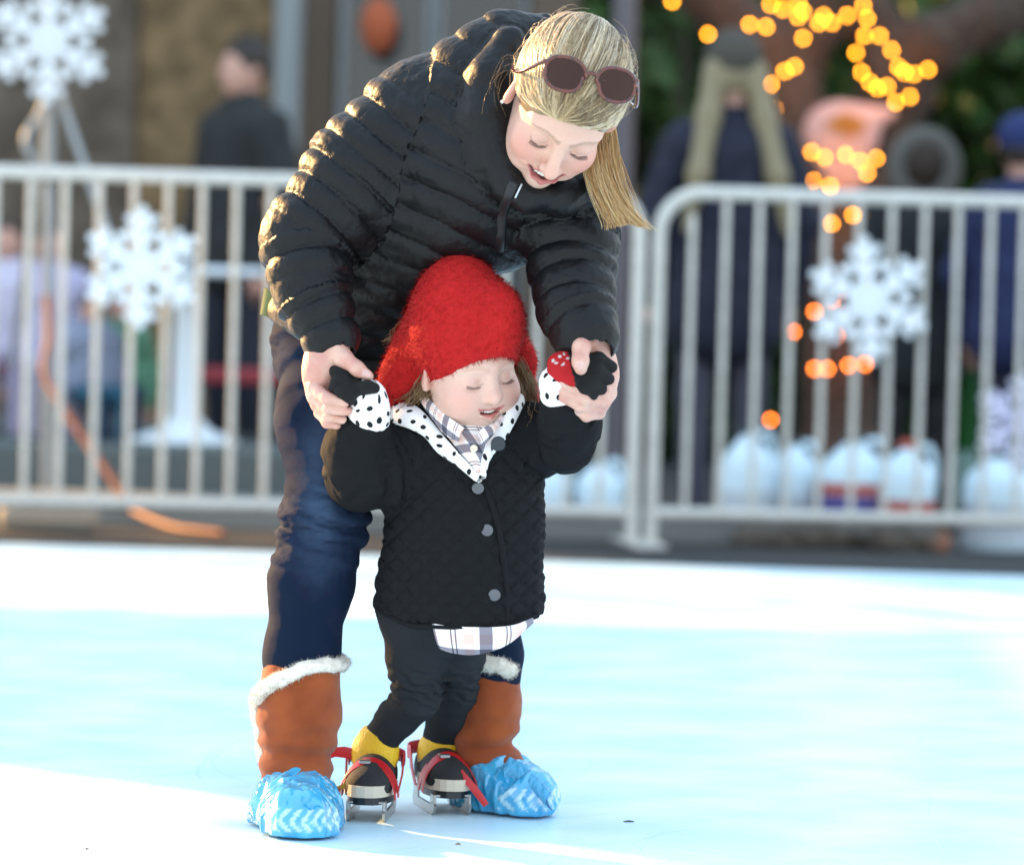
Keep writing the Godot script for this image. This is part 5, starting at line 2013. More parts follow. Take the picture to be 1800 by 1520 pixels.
func child() -> void:
	var base := Vector3(-0.15, 0.0, 0.0)
	var root := thing("person", "toddler in red fuzzy earflap hat and black quilted coat held by both hands on skates", "person", base)
	var off := -base
	var skin_m := paint(Color.WHITE, 0.42, 0.0, true)
	skin_m.subsurf_scatter_enabled = true
	skin_m.subsurf_scatter_strength = 0.15
	skin_m.albedo_texture = grain(0.05, 4, FastNoiseLite.TYPE_SIMPLEX_SMOOTH, 61, Color(0.93, 0.90, 0.89), Color(1, 1, 1))
	skin_m.uv1_triplanar = true
	relief(skin_m, grain(0.3, 2, FastNoiseLite.TYPE_SIMPLEX_SMOOTH, 2), 0.010, 0.03)
	var xf := axes(Vector3(0.54, -0.27, 0.80), Vector3(0.03, 0.95, 0.33), at_px(819, 640, 0.07))
	var h := {
		"skull_y": 0.030, "skull": Vector3(0.070, 0.080, 0.084), "face": Vector3(0, -0.022, 0.022), "face_r": Vector3(0.060, 0.064, 0.054),
		"jaw": Vector3(0.026, -0.050, 0.028), "jaw_r": Vector3(0.030, 0.030, 0.036), "cheek": Vector3(0.035, -0.033, 0.048), "cheek_r": Vector3(0.0265, 0.023, 0.0245),
		"brow_in": Vector3(0.008, 0.018, 0.066), "brow_out": Vector3(0.040, 0.018, 0.050), "brow_r": 0.008, "chin": Vector3(0, -0.080, 0.056), "chin_r": Vector3(0.018, 0.014, 0.015),
		"eye": Vector3(0.0275, -0.003, 0.0605), "eye_s": 0.92, "nose_top": Vector3(0, -0.002, 0.070), "nose_tip": Vector3(0, -0.0275, 0.0855), "nose_r": 0.0088, "nose_s": 0.85,
		"mouth": Vector3(0, -0.0535, 0.0745), "lip_s": 0.66, "lashes": 18, "lash_s": 0.6, "mouth_w": 0.0235, "smile": 0.0095, "gap": 0.0027, "ear": Vector3(0.068, -0.006, -0.006), "ear_s": 0.82,
		"brow_a": Vector3(0.011, 0.0165, 0), "brow_b": Vector3(0.041, 0.0155, 0), "brow_arch": 0.004, "brow_color": Color(0.42, 0.25, 0.15), "brow_strength": 0.45,
		"skin": Color(0.77, 0.525, 0.43), "rosy": Color(0.72, 0.315, 0.26), "lip": Color(0.60, 0.19, 0.17), "lid": Color(0.58, 0.33, 0.28)}
	var head := head_field(h)
	head.xf = xf
	head.bone(Vector3(0, -0.03, -0.02), xf.affine_inverse() * at_px(818, 775, 0.02), 0.040, 0.042, 0.02)
	var core := Field.new()
	core.bone(at_px(818, 775, 0.02), at_px(812, 1040, 0.02), 0.06, 0.08, 0.02)
	core.chain(path_px([[800, 800, 0.02], [745, 790, 0.03], [630, 835, 0.07], [642, 745, 0.1], [630, 690, 0.13]]), [0.04, 0.03, 0.026, 0.02, 0.014], 0.02)
	core.chain(path_px([[840, 790, 0.02], [920, 770, 0.03], [995, 768, 0.07], [985, 715, 0.1], [1005, 665, 0.15]]), [0.04, 0.03, 0.026, 0.02, 0.014], 0.02)
	core.chain(path_px([[735, 1080, 0.02], [732, 1225, -0.06], [666, 1300, -0.11]]), [0.04, 0.028, 0.022], 0.02)
	core.chain(path_px([[800, 1080, 0.0], [803, 1210, -0.15], [776, 1300, -0.216]]), [0.04, 0.028, 0.022], 0.02)
	core.paint = func(_p: Vector3, _n: Vector3) -> Color: return h.skin
	body("body", [[head, 0.0019], [core, 0.016]], skin_m, root, off)
	part("teeth", teeth_mesh(h, xf), paint(Color(0.76, 0.73, 0.68), 0.25), root, off)
	part("eyelashes", lash_mesh(h, xf), paint(Color(0.05, 0.03, 0.02), 0.6), root, off)
	child_hat(root, off, xf)
	child_coat(root, off)
	child_legs(root, off)
	child_gloves(root, off)
	child_curls(root, off)


func child_hat(root: Node3D, off: Vector3, xf: Transform3D) -> void:
	var red := paint(Color(0.56, 0.008, 0.008), 0.95)
	relief(red, grain(0.12, 3, FastNoiseLite.TYPE_CELLULAR, 6), 0.25, 0.05)
	var f := Field.new()
	f.xf = Transform3D()
	var mid := xf * Vector3(0, 0.034, -0.012)
	f.ball(mid, Vector3(0.081, 0.088, 0.095), 0.02, xf.basis)
	f.ball(at_px(806, 538, 0.06), Vector3(0.062, 0.082, 0.066), 0.05)
	f.ball(at_px(872, 560, 0.115), Vector3(0.040, 0.050, 0.045), 0.04)
	# ear flaps
	f.chain(path_px([[728, 620, 0.03], [703, 668, 0.035], [688, 700, 0.03]]), [0.034, 0.022, 0.011], 0.05)
	f.chain(path_px([[898, 600, -0.01], [918, 632, -0.02], [930, 660, -0.02]]), [0.026, 0.013, 0.007], 0.04)
	# the face opening
	var cut := xf * Vector3(0.0, -0.062, 0.075)
	f.carve(f.ball(cut, Vector3(0.0815, 0.098, 0.098), 0.008, xf.basis))
	f.slack = 0.006
	f.post = func(p: Vector3, d: float, _s: float, _t: int) -> float: return d - 0.0016 * fine.get_noise_3d(p.x * 1.5, p.y * 1.5, p.z * 1.5) if absf(d) < 0.02 else d
	var wool := paint(Color.WHITE, 0.85, 0.0, true)
	wool.backlight_enabled = true
	wool.backlight = Color(0.55, 0.08, 0.04)
	body("fuzzy_hat", [[f, 0.0042]], red, root, off, {"called": "hat_fibres", "m": wool, "count": 15000, "length": 0.0085, "width": 0.00035, "wild": 0.7, "comb": Vector3(0.1, -0.35, 0), "tint": Color(0.66, 0.014, 0.010), "tint2": Color(0.48, 0.006, 0.008)})
	var mb := Mb.new()
	mb.tube(smooth_path(path_px([[690, 695, 0.03], [684, 718, 0.035], [686, 745, 0.03]]), 4), [0.010, 0.007, 0.005], 8)
	part("hat_tie", mb.mesh(), red, root, off)
	mb = Mb.new()
	mb.tube(smooth_path(path_px([[932, 660, -0.02], [940, 690, -0.02], [948, 712, -0.02]]), 4), [0.009, 0.007, 0.006], 8)
	part("hat_tie", mb.mesh(), paint(Color(0.50, 0.10, 0.09), 0.9), root, off)


func child_coat(root: Node3D, off: Vector3) -> void:
	var cloth := paint(Color(0.0115, 0.0120, 0.0132), 0.8)
	cloth.metallic_specular = 0.22
	relief(cloth, grain(0.2, 3, FastNoiseLite.TYPE_SIMPLEX_SMOOTH, 19), 0.06, 0.04)
	var f := Field.new()
	f.bone(at_px(752, 778, 0.02), at_px(728, 1075, 0.03), 0.050, 0.062, 0.06, 0, 0, 1)
	f.bone(at_px(905, 778, 0.02), at_px(888, 1070, 0.03), 0.038, 0.058, 0.06, 0, 0, 1)
	f.bone(at_px(828, 790, 0.03), at_px(808, 1085, 0.04), 0.078, 0.100, 0.06, 0, 0, 1)
	f.bone(at_px(770, 772, 0.015), at_px(880, 768, 0.015), 0.050, 0.048, 0.05, 0, 0, 1)
	# arms: out, down, and the forearms lifted
	var s := f.chain(path_px([[752, 785, 0.02], [690, 812, 0.04], [632, 838, 0.075]]), [0.052, 0.050, 0.050], 0.04, 2)
	f.chain(path_px([[632, 838, 0.075], [626, 790, 0.095], [640, 748, 0.115]]), [0.050, 0.047, 0.040], 0.02, 2, s)
	s = f.chain(path_px([[905, 772, 0.02], [950, 770, 0.04], [993, 770, 0.08]]), [0.045, 0.044, 0.045], 0.03, 3)
	f.chain(path_px([[993, 770, 0.08], [1000, 742, 0.11], [988, 716, 0.14]]), [0.045, 0.043, 0.036], 0.02, 3, s)
	# neck opening
	f.carve(f.bone(at_px(838, 742, 0.10), at_px(842, 812, 0.17), 0.042, 0.008, 0.01))
	f.carve(f.ball(at_px(820, 715, 0.05), Vector3(0.06, 0.045, 0.06), 0.01))
	var hem := [at_px(655, 1076, 0.1).y, at_px(740, 1108, 0.14).y, at_px(860, 1113, 0.14).y, at_px(950, 1086, 0.1).y]
	var x0 := at_px(655, 1080, 0.1).x
	var x1 := at_px(950, 1080, 0.1).x
	f.slack = 0.008
	f.post = func(p: Vector3, d: float, ss: float, t: int) -> float:
		if d > 0.03 or d < -0.05:
			return d
		var w := crease.get_noise_3d(p.x * 0.6, p.y * 0.45, p.z * 0.6)
		var e := d - 0.0045 * w
		if t == 1:
			var u := (p.x * 1.0 + p.y) / 0.031
			var v := (p.x * 1.0 - p.y) / 0.031
			var q := minf(absf(sin(PI * u)), absf(sin(PI * v)))
			e -= 0.0042 * (minf(q * 1.6, 1.0) - 0.6)
			var k := clampf((p.x - x0) / (x1 - x0), 0.0, 1.0) * 3.0
			var i := mini(int(k), 2)
			var hy: float = lerpf(hem[i], hem[i + 1], smoothstep(0.0, 1.0, k - i))
			e = maxf(e, hy - p.y)
		else:
			e -= 0.0035 * sin(ss * 190.0 + w * 5.0) * clampf(0.4 + w * 2.0, 0.0, 1.0)
		return e
	body("coat", [[f, 0.0050]], cloth, root, off)
	# edge of the front that overlaps, with three buttons
	var mb := Mb.new()
	var edge := PackedVector3Array()
	for q in [[846, 842], [862, 880], [876, 930], [884, 980], [890, 1040], [890, 1102]]:
		edge.append(surface_at(f, q[0], q[1], -0.001))
	mb.tube(smooth_path(edge, 5), [0.0052, 0.0052], 8)
	part("coat_edge", mb.mesh(), cloth, root, off)
	var hm := PackedVector3Array()
	for q in [[664, 1076], [690, 1092], [720, 1103], [760, 1106], [810, 1108], [860, 1106], [900, 1100], [944, 1086]]:
		var hp := surface_at(f, q[0], q[1] - 4, -0.001)
		if hp.z > -0.2:
			hm.append(hp)
	mb = Mb.new()
	mb.tube(smooth_path(hm, 4), [0.0045, 0.0045], 8)
	part("hem_binding", mb.mesh(), cloth, root, off)
	var grey := paint(Color(0.10, 0.105, 0.115), 0.22, 0.3)
	for q in [[840, 858], [856, 932], [869, 1046]]:
		var p := surface_at(f, q[0], q[1], 0.001)
		var out := (eye - p).normalized()
		var turn := Basis(Quaternion(Vector3.UP, (out + Vector3(0, 0.12, 0)).normalized()))
		mb = Mb.new()
		mb.lathe([[0.0002, -0.002], [0.0088, -0.002], [0.0096, 0.0012], [0.0086, 0.0032], [0.0070, 0.0028], [0.0002, 0.0026]], p, 18, turn)
		part("button", mb.mesh(), grey, root, off)
	# turned-back lapels with the spotted lining
	var lining := paint(Color.WHITE, 0.85)
	lining.albedo_texture = print_texture("dots")
	var lift := 0.006
	var li := [[704, 700], [728, 712], [748, 728], [775, 760], [795, 784], [816, 808], [842, 836]]
	var lo := [[684, 716], [690, 742], [716, 752], [746, 768], [770, 796], [808, 820], [847, 845]]
	var ri := [[905, 690], [888, 715], [866, 738], [856, 765], [846, 798], [842, 834]]
	var ro := [[922, 708], [907, 740], [889, 772], [868, 798], [854, 822], [846, 842]]
	var zs_l := [0.02, 0.055, 0.085, 0.105, 0.12, 0.13, 0.138]
	var zs_r := [0.02, 0.06, 0.09, 0.11, 0.125, 0.138]
	for side in 2:
		var inner: Array = li if side == 0 else ri
		var outer: Array = lo if side == 0 else ro
		var zs: Array = zs_l if side == 0 else zs_r
		var a := PackedVector3Array()
		var b := PackedVector3Array()
		for k in inner.size():
			var p := surface_at(f, outer[k][0], outer[k][1], lift)
			if p.z < -0.1:
				p = at_px(outer[k][0], outer[k][1], zs[k])
			b.append(p)
			a.append(at_px(inner[k][0], inner[k][1], maxf(zs[k], p.z - 0.004)))
		mb = Mb.new()
		mb.strip(smooth_path(a, 4), smooth_path(b, 4), 0.004, Vector2(0.078, 0.078), 7, 0.007)
		part("spotted_lapel", mb.mesh(), lining, root, off)
	# the collar behind the neck
	var back_in := path_px([[704, 700, 0.02], [760, 690, -0.055], [850, 690, -0.06], [905, 690, 0.02]])
	var back_out := path_px([[684, 716, 0.02], [745, 712, -0.075], [860, 712, -0.08], [922, 708, 0.02]])
	mb = Mb.new()
	mb.strip(smooth_path(back_in, 5), smooth_path(back_out, 5), 0.004, Vector2(0.078, 0.078), 5, 0.006, Vector3.UP)
	part("spotted_collar", mb.mesh(), lining, root, off)
	# snap on the right lapel
	var sp := at_px(876, 780, 0.135)
	mb = Mb.new()
	mb.lathe([[0.0002, -0.004], [0.0105, -0.004], [0.0115, 0.0], [0.0095, 0.003], [0.0002, 0.003]], sp, 16, Basis(Vector3.RIGHT, PI / 2))
	part("snap", mb.mesh(), paint(Color(0.012, 0.02, 0.03), 0.3), root, off)
	# spotted cuffs, turned back at the wrists
	for q in [[[651, 744, 0.118], [648, 722, 0.135], [642, 700, 0.145], [636, 692, 0.148], 0.0315], [[988, 712, 0.142], [984, 694, 0.152], [982, 672, 0.160], [985, 660, 0.163], 0.0285]]:
		var pts := smooth_path(path_px([q[0], q[1], q[2], q[3]]), 4)
		mb = Mb.new()
		mb.tube(pts, ramp([q[4] * 0.92, q[4] * 1.04, q[4] * 1.05, q[4] * 0.9], pts.size()), 28, Vector2(0.078, 0.078))
		part("spotted_cuff", mb.mesh(), lining, root, off)
	# plaid shirt: front between the lapels, its collar, and the tail below the coat
	var plaid := paint(Color.WHITE, 0.85)
	plaid.albedo_texture = print_texture("plaid")
	plaid.uv1_offset = Vector3(0.3, 0.1, 0)
	var sa := path_px([[735, 700, 0.05], [760, 728, 0.085], [785, 765, 0.105], [812, 800, 0.122], [838, 832, 0.132]])
	var sb := path_px([[895, 700, 0.05], [875, 728, 0.09], [862, 765, 0.11], [850, 800, 0.124], [846, 832, 0.132]])
	mb = Mb.new()
	mb.strip(smooth_path(sa, 4), smooth_path(sb, 4), 0.003, Vector2(0.12, 0.12), 7, 0.008)
	part("plaid_shirt", mb.mesh(), plaid, root, off)
	for q in [[[[742, 690, 0.06], [758, 704, 0.09], [786, 730, 0.118], [816, 752, 0.13]], [[738, 702, 0.06], [752, 726, 0.095], [782, 764, 0.120], [806, 776, 0.132]]], [[[878, 738, 0.10], [866, 746, 0.116], [852, 750, 0.128], [836, 764, 0.134]], [[886, 732, 0.10], [876, 752, 0.118], [862, 770, 0.13], [848, 788, 0.136]]]]:
		mb = Mb.new()
		mb.strip(smooth_path(path_px(q[0]), 4), smooth_path(path_px(q[1]), 4), 0.003, Vector2(0.09, 0.09), 5, 0.004)
		part("shirt_collar", mb.mesh(), plaid, root, off)
	mb = Mb.new()
	mb.lathe([[0.0002, -0.001], [0.0052, -0.001], [0.0058, 0.0008], [0.0045, 0.0018], [0.0002, 0.0012]], at_px(833, 788, 0.142), 14, Basis(Vector3.RIGHT, PI / 2))
	part("shirt_button", mb.mesh(), paint(Color(0.72, 0.62, 0.45), 0.3), root, off)
	var ta := path_px([[760, 1096, 0.135], [790, 1100, 0.140], [830, 1102, 0.142], [870, 1102, 0.138], [905, 1098, 0.125], [936, 1086, 0.09]])
	var tb := path_px([[772, 1140, 0.132], [796, 1148, 0.138], [832, 1151, 0.140], [870, 1143, 0.136], [902, 1126, 0.122], [932, 1098, 0.088]])
	mb = Mb.new()
	mb.strip(smooth_path(ta, 4), smooth_path(tb, 4), 0.003, Vector2(0.17, 0.17), 6, 0.003)
	part("shirt_tail", mb.mesh(), plaid, root, off)


func child_legs(root: Node3D, off: Vector3) -> void:
	var f := Field.new()
	var s := f.chain(path_px([[735, 1060, 0.02], [729, 1150, -0.02], [733, 1225, -0.06]]), [0.050, 0.042, 0.037], 0.02, 1)
	f.chain(path_px([[733, 1225, -0.06], [698, 1262, -0.088], [668, 1300, -0.108], [659, 1345, -0.116]]), [0.036, 0.0315, 0.0270, 0.0245], 0.008, 1, s)
	s = f.chain(path_px([[808, 1060, 0.02], [806, 1150, -0.07], [800, 1215, -0.155]]), [0.048, 0.038, 0.035], 0.02, 2)
	f.chain(path_px([[800, 1215, -0.155], [788, 1258, -0.192], [775, 1300, -0.216], [771, 1345, -0.226]]), [0.034, 0.0345, 0.0280, 0.0250], 0.008, 2, s)
	f.ball(at_px(770, 1060, 0.02), Vector3(0.09, 0.06, 0.075), 0.05)
	f.slack = 0.006
	f.post = func(p: Vector3, d: float, ss: float, _t: int) -> float:
		if absf(d) > 0.015:
			return d
		var n := crease.get_noise_3d(p.x * 0.9, p.y * 1.3, p.z * 0.9)
		var bend := exp(-pow((p.y - 0.205) / 0.035, 2.0))
		return d - 0.0022 * n - bend * 0.0028 * sin((p.y + p.x * 0.5) * 330.0 + n * 5.0)
	var knit := paint(Color(0.029, 0.031, 0.034), 0.88)
	knit.metallic_specular = 0.15
	relief(knit, grain(0.3, 2, FastNoiseLite.TYPE_SIMPLEX_SMOOTH, 15), 0.05, 0.02)
	body("leggings", [[f, 0.0044]], knit, root, off)
	# shoes and the skates buckled under them
	shoe_and_skate(root, off, at_px(652, 1434, -0.072), Vector3(-0.08, 0.0, 1.0), 0.010, "child's skate with red straps and sunlit yellow strap, beside the woman's near boot", 0)
	shoe_and_skate(root, off, at_px(776, 1420, -0.187), Vector3(0.22, 0.0, 0.975), 0.012, "child's skate with red straps and bare metal runners, before the woman's far boot", 1)
	# yellow ankle pads
	var yellow := paint(Color(0.82, 0.48, 0.010), 0.45)
	relief(yellow, grain(0.05, 3), 0.2, 0.05)
	for q in [[[657, 1338, -0.113], [659, 1324, -0.110], [661, 1308, -0.106], 0.0365], [[772, 1338, -0.224], [773, 1324, -0.220], [775, 1308, -0.214], 0.0350]]:
		var pts := path_px([q[0], q[1], q[2]])
		var mb := Mb.new()
		mb.tube(smooth_path(pts, 4), ramp([q[3] * 1.0, q[3] * 1.05, q[3] * 0.99], 9), 24, Vector2.ONE, 1.0)
		part("ankle_pad", mb.mesh(), yellow, root, off)


func shoe_and_skate(root: Node3D, off: Vector3, spot: Vector3, toward: Vector3, lift: float, label: String, which: int) -> void:
	var fwd := toward.normalized()
	var side := fwd.cross(Vector3.UP).normalized()         # to the picture's left of a foot that comes towards us is -side
	var b := Basis(side, Vector3.UP, -fwd)
	var o := Vector3(spot.x, 0.0, spot.z)
	var pt := func(x: float, y: float, l: float) -> Vector3: return o + (side * x + Vector3.UP * y + fwd * l) * 1.14
	var deck := 0.034
	# shoe
	var canvas := paint(Color(0.014, 0.014, 0.015), 0.8)
	relief(canvas, grain(0.3, 2, FastNoiseLite.TYPE_SIMPLEX_SMOOTH, 27), 0.05, 0.02)
	var f := Field.new()
	f.ball(pt.call(0, deck + 0.013, 0.046), Vector3(0.0365, 0.0285, 0.040), 0.02, b)
	f.ball(pt.call(0, deck + 0.018, 0.004), Vector3(0.0355, 0.0390, 0.056), 0.02, b)
	f.ball(pt.call(0, deck + 0.020, -0.046), Vector3(0.0345, 0.0420, 0.042), 0.02, b)
	f.post = func(p: Vector3, d: float, _s: float, _t: int) -> float: return maxf(d, deck * 1.14 + 0.004 - p.y)
	body("shoe", [[f, 0.0036]], canvas, root, off)
	var outline := PackedVector2Array()
	for k in 28:
		var w := TAU * k / 28.0
		var l := 0.086 * sin(w)
		var wide := (0.0335 if l > 0.0 else 0.029)
		outline.append(Vector2(cos(w) * 1.07 * wide * pow(absf(cos(w)), -0.25) if absf(cos(w)) > 0.02 else 0.0, l))
	var lay := Basis(side, -fwd, Vector3.UP)               # outline x across, y to the heel, thickness up
	var flat := Basis(side, fwd, side.cross(fwd))
	var mb := Mb.new()
	mb.prism(outline, 0.0155, Transform3D(flat * 1.14, pt.call(0, deck + 0.0088, 0.0)))
	part("rubber_sole", mb.mesh(), paint(Color(0.56, 0.48, 0.37), 0.85), root, off)
	# skate: deck plate, two runners on brackets, straps
	var skate := thing("ice_skate", label, "skate", o, 0.0, "strap-on skates of the child")
	var so := -o
	var black := paint(Color(0.012, 0.012, 0.013), 0.4)
	var steel := paint(Color(0.42, 0.41, 0.39), 0.28, 0.85)
	relief(steel, grain(0.06, 3), 0.03, 0.03)
	var red := paint(Color(0.52, 0.010, 0.014), 0.38)
	var gold := paint(Color(0.62, 0.33, 0.03), 0.45)
	mb = Mb.new()
	var small := PackedVector2Array()
	for q in outline:
		small.append(q * Vector2(0.88, 0.93))
	mb.prism(small, 0.010, Transform3D(flat * 1.14, pt.call(0, deck - 0.0045, 0.0)))
	part("deck_plate", mb.mesh(), black, skate, so)
	for s in [-1.0, 1.0]:
		mb = Mb.new()
		var run := PackedVector2Array()
		for q in [[-0.074, 0.012], [-0.070, 0.003], [-0.062, 0.0], [0.060, 0.0], [0.070, 0.004], [0.075, 0.013], [0.070, 0.017], [0.056, 0.013], [-0.056, 0.013], [-0.070, 0.019]]:
			run.append(Vector2(q[0], q[1]))
		mb.prism(run, 0.0034, Transform3D(Basis(fwd, Vector3.UP, fwd.cross(Vector3.UP)) * 1.14, pt.call(s * 0.0245, 0.0005, 0.0)))
		var runner := part("runner", mb.mesh(), steel, skate, so)
		for l in [-0.056, 0.058]:
			mb = Mb.new()
			mb.box(pt.call(s * 0.0245, 0.0185, l), Vector3(0.0042, 0.024, 0.030), b, 0.001)
			mb.box(pt.call(s * 0.0185, 0.0275, l), Vector3(0.014, 0.0034, 0.030), b, 0.001)
			part("bracket", mb.mesh(), steel, runner)
			mb = Mb.new()
			mb.lathe([[0.0002, 0.0], [0.0035, 0.0005], [0.0028, 0.0022], [0.0002, 0.0026]], pt.call(s * 0.0268, 0.0165, l), 10, Basis(fwd, s * PI / 2 * -1.0) * Basis())
			part("rivet", mb.mesh(), steel, runner)
	# straps: over the toes, round the heel, and a loose tail
	var arc := func(l0: float, l1: float, high: float, wide: float, from_w: float, to_w: float) -> Array:
		var e1 := PackedVector3Array()
		var e2 := PackedVector3Array()
		for k in 17:
			var w := lerpf(from_w, to_w, k / 16.0)
			var x := cos(w) * wide
			var y := deck - 0.004 + sin(w) * high
			var l := lerpf(l0, l1, k / 16.0)
			e1.append(pt.call(x * 1.02, y - 0.002, l + 0.008))
			e2.append(pt.call(x, y + 0.006 * sin(w), l - 0.008))
		return [e1, e2]
	var toe: Array = arc.call(0.050, 0.022, 0.0475, 0.0385, 0.05, PI - 0.05)
	var toe2: Array = arc.call(0.020, 0.052, 0.0455, 0.0375, 0.05, PI - 0.05)
	for t in [[toe, 0], [toe2, 1]]:
		mb = Mb.new()
		mb.strip(t[0][0], t[0][1], 0.0026, Vector2.ONE, 4, 0.0, Vector3.UP)
		part("toe_strap", mb.mesh(), red, skate, so)
	mb = Mb.new()
	mb.box(pt.call(0.006, deck + 0.0445, 0.036), Vector3(0.018, 0.007, 0.018), b, 0.002)
	part("buckle", mb.mesh(), paint(Color(0.25, 0.25, 0.26), 0.25, 0.8), skate, so)
	# heel band
	var e1 := PackedVector3Array()
	var e2 := PackedVector3Array()
	for k in 17:
		var w := lerpf(-0.35, PI + 0.35, k / 16.0)
		e1.append(pt.call(cos(w) * 0.0385, deck + 0.050 + 0.004 * sin(w), -0.052 - sin(w) * 0.037))
		e2.append(pt.call(cos(w) * 0.0385, deck + 0.032 + 0.004 * sin(w), -0.052 - sin(w) * 0.037))
	mb = Mb.new()
	mb.strip(e1, e2, 0.0028, Vector2.ONE, 4, 0.0, Vector3.UP)
	part("heel_strap", mb.mesh(), red, skate, so)
	for s in [-1.0, 1.0]:
		mb = Mb.new()
		mb.strip(PackedVector3Array([pt.call(s * 0.0395, deck + 0.052, -0.030), pt.call(s * 0.0385, deck + 0.022, -0.018), pt.call(s * 0.034, deck - 0.002, -0.010)]), PackedVector3Array([pt.call(s * 0.0395, deck + 0.052, -0.044), pt.call(s * 0.0385, deck + 0.022, -0.034), pt.call(s * 0.034, deck - 0.002, -0.026)]), 0.0028, Vector2.ONE, 4, 0.0, side * s)
		part("side_strap", mb.mesh(), red, skate, so)
	# loose ends
	mb = Mb.new()
	if which == 0:
		mb.strip(path_px([[624, 1316, -0.10], [606, 1312, -0.10], [590, 1313, -0.10], [574, 1318, -0.10]]), path_px([[624, 1336, -0.10], [606, 1332, -0.10], [590, 1330, -0.10], [576, 1334, -0.10]]), 0.003, Vector2.ONE, 4)
		part("strap_end", mb.mesh(), red, skate, so)
		mb = Mb.new()
		mb.strip(path_px([[640, 1352, -0.01], [620, 1368, -0.01], [604, 1377, -0.01], [588, 1384, -0.02]]), path_px([[648, 1364, -0.01], [624, 1378, -0.01], [606, 1386, -0.01], [591, 1391, -0.02]]), 0.003, Vector2.ONE, 4)
		part("strap_end", mb.mesh(), gold, skate, so)
	else:
		mb.strip(path_px([[812, 1352, -0.11], [830, 1372, -0.10], [846, 1392, -0.10], [859, 1412, -0.10]]), path_px([[808, 1366, -0.11], [820, 1380, -0.10], [836, 1400, -0.10], [850, 1418, -0.10]]), 0.003, Vector2.ONE, 4)
		part("strap_end", mb.mesh(), red, skate, so)


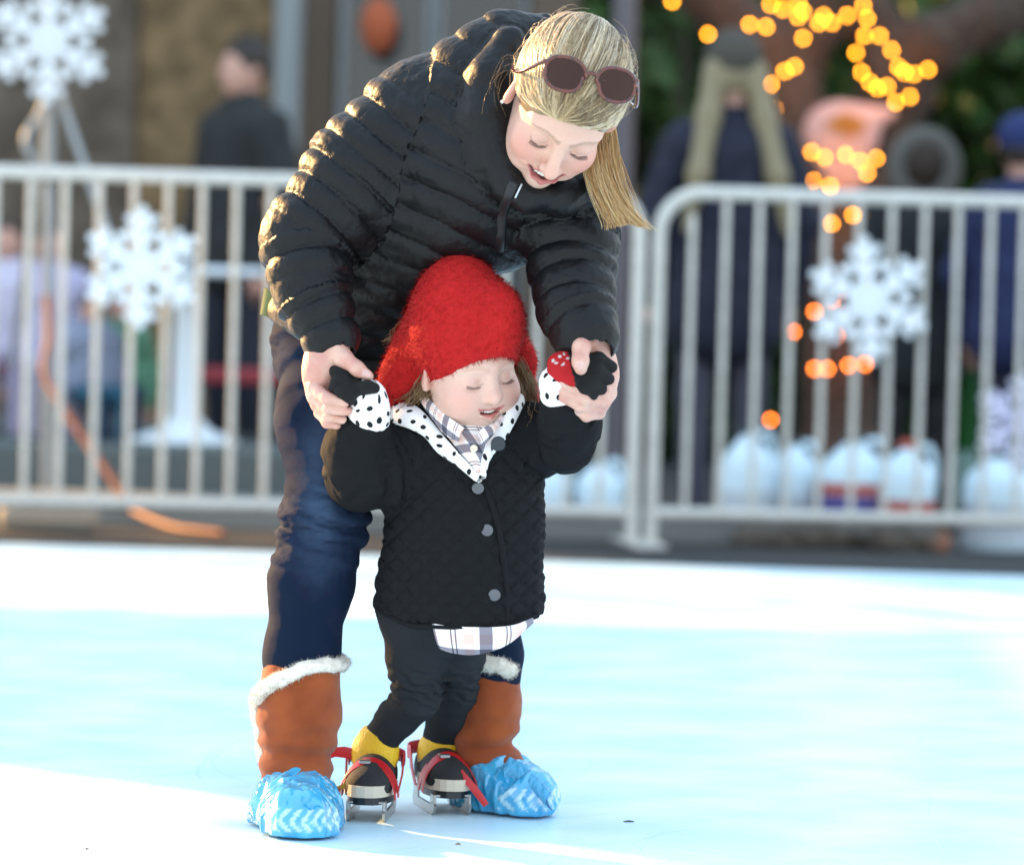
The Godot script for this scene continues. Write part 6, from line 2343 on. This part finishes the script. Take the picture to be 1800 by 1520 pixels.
func child_gloves(root: Node3D, off: Vector3) -> void:
	var knit := paint(Color.WHITE, 0.95, 0.0, true)
	relief(knit, grain(0.18, 2, FastNoiseLite.TYPE_CELLULAR, 8), 0.15, 0.02)
	# picture left: palm down, fingers curled over the woman's hand
	var a := Field.new()
	a.chain(path_px([[640, 698, 0.146], [622, 682, 0.150], [606, 668, 0.150]]), [0.018, 0.019, 0.015], 0.010)
	a.chain(path_px([[606, 664, 0.160], [592, 656, 0.158], [584, 650, 0.150]]), [0.0100, 0.0092, 0.0080], 0.004)
	a.chain(path_px([[604, 674, 0.166], [592, 671, 0.170], [586, 682, 0.168]]), [0.0100, 0.0092, 0.0080], 0.004)
	a.chain(path_px([[610, 684, 0.170], [600, 688, 0.176], [604, 698, 0.172]]), [0.0100, 0.0092, 0.0080], 0.004)
	a.chain(path_px([[620, 690, 0.172], [614, 699, 0.175], [618, 704, 0.168]]), [0.0092, 0.0085, 0.0075], 0.004)
	a.chain(path_px([[632, 684, 0.168], [646, 680, 0.176], [658, 682, 0.172]]), [0.0110, 0.0100, 0.0085], 0.005)
	a.paint = func(_p: Vector3, _n: Vector3) -> Color: return Color(0.0095, 0.010, 0.011)
	# picture right: red hand, black fingers
	var b := Field.new()
	b.chain(path_px([[985, 662, 0.162], [1002, 650, 0.170], [1026, 650, 0.170]]), [0.022, 0.026, 0.025], 0.014)
	b.chain(path_px([[990, 645, 0.180], [982, 640, 0.182]]), [0.020, 0.017], 0.012)
	b.chain(path_px([[1030, 635, 0.174], [1052, 632, 0.176], [1075, 645, 0.170]]), [0.0120, 0.0115, 0.0092], 0.004)
	b.chain(path_px([[1030, 650, 0.180], [1050, 652, 0.185], [1070, 666, 0.178]]), [0.0120, 0.0112, 0.0092], 0.004)
	b.chain(path_px([[1024, 662, 0.184], [1042, 670, 0.188], [1057, 684, 0.180]]), [0.0118, 0.0108, 0.0090], 0.004)
	b.chain(path_px([[1014, 668, 0.184], [1028, 682, 0.186], [1042, 694, 0.178]]), [0.0112, 0.0100, 0.0084], 0.004)
	b.chain(path_px([[1000, 662, 0.188], [1006, 668, 0.196]]), [0.012, 0.010], 0.005)
	var split := at_px(1007, 650, 0.18).x
	var dots: Array[Vector3] = []
	for q in [[984, 626, 0.198], [991, 622, 0.199], [978, 638, 0.201], [990, 640, 0.203], [998, 630, 0.2], [972, 634, 0.196]]:
		dots.append(at_px(q[0], q[1], q[2]))
	b.paint = func(p: Vector3, _n: Vector3) -> Color:
		if p.x + (p.y - 0.70) * 0.25 > split:
			return Color(0.0095, 0.010, 0.011)
		for q in dots:
			if Vector2(p.x - q.x, p.y - q.y).length() < 0.0021:
				return Color(0.75, 0.72, 0.7)
		return Color(0.55, 0.008, 0.012)
	body("glove", [[a, 0.003]], knit, root, off)
	body("glove", [[b, 0.0024]], knit, root, off)


func child_curls(root: Node3D, off: Vector3) -> void:
	var m := paint(Color.WHITE, 0.45, 0.0, true)
	m.backlight_enabled = true
	m.backlight = Color(0.4, 0.28, 0.15)
	var mb := Mb.new()
	var tones := [Color(0.30, 0.185, 0.085), Color(0.40, 0.26, 0.13), Color(0.22, 0.13, 0.06)]
	# [root, tip, spread, count]
	for q in [[[752, 640, 0.075], [742, 700, 0.075], 14.0, 130], [[738, 662, 0.05], [722, 708, 0.06], 16.0, 110], [[905, 620, 0.03], [935, 690, 0.01], 16.0, 90], [[712, 560, 0.02], [683, 600, 0.02], 9.0, 26], [[900, 650, 0.05], [912, 715, 0.05], 12.0, 70], [[930, 690, 0.0], [945, 740, 0.08], 14.0, 40]]:
		for k in int(q[3]):
			var pts := PackedVector3Array()
			var ox: float = rng.randfn() * q[2] * 0.5
			var oy: float = rng.randfn() * q[2] * 0.3
			var oz := rng.randfn() * 0.012
			var ph := rng.randf() * TAU
			var cr := rng.randf_range(3.0, 8.0)
			for j in 14:
				var t := j / 13.0
				var w := ph + t * rng.randf_range(7.0, 7.6)
				pts.append(at_px(lerpf(q[0][0], q[1][0], t) + ox * (0.4 + t) + cos(w) * cr * t, lerpf(q[0][1], q[1][1], t) + oy + sin(w) * cr * 0.6 * t, lerpf(q[0][2], q[1][2], t) + oz + sin(w) * 0.006 * t))
			strand(mb, pts, 0.0007, 0.0004, tones[rng.randi() % 3])
	var o := part("curly_hair", mb.mesh(), m, root, off)
	o.set_meta("kind", "stuff")
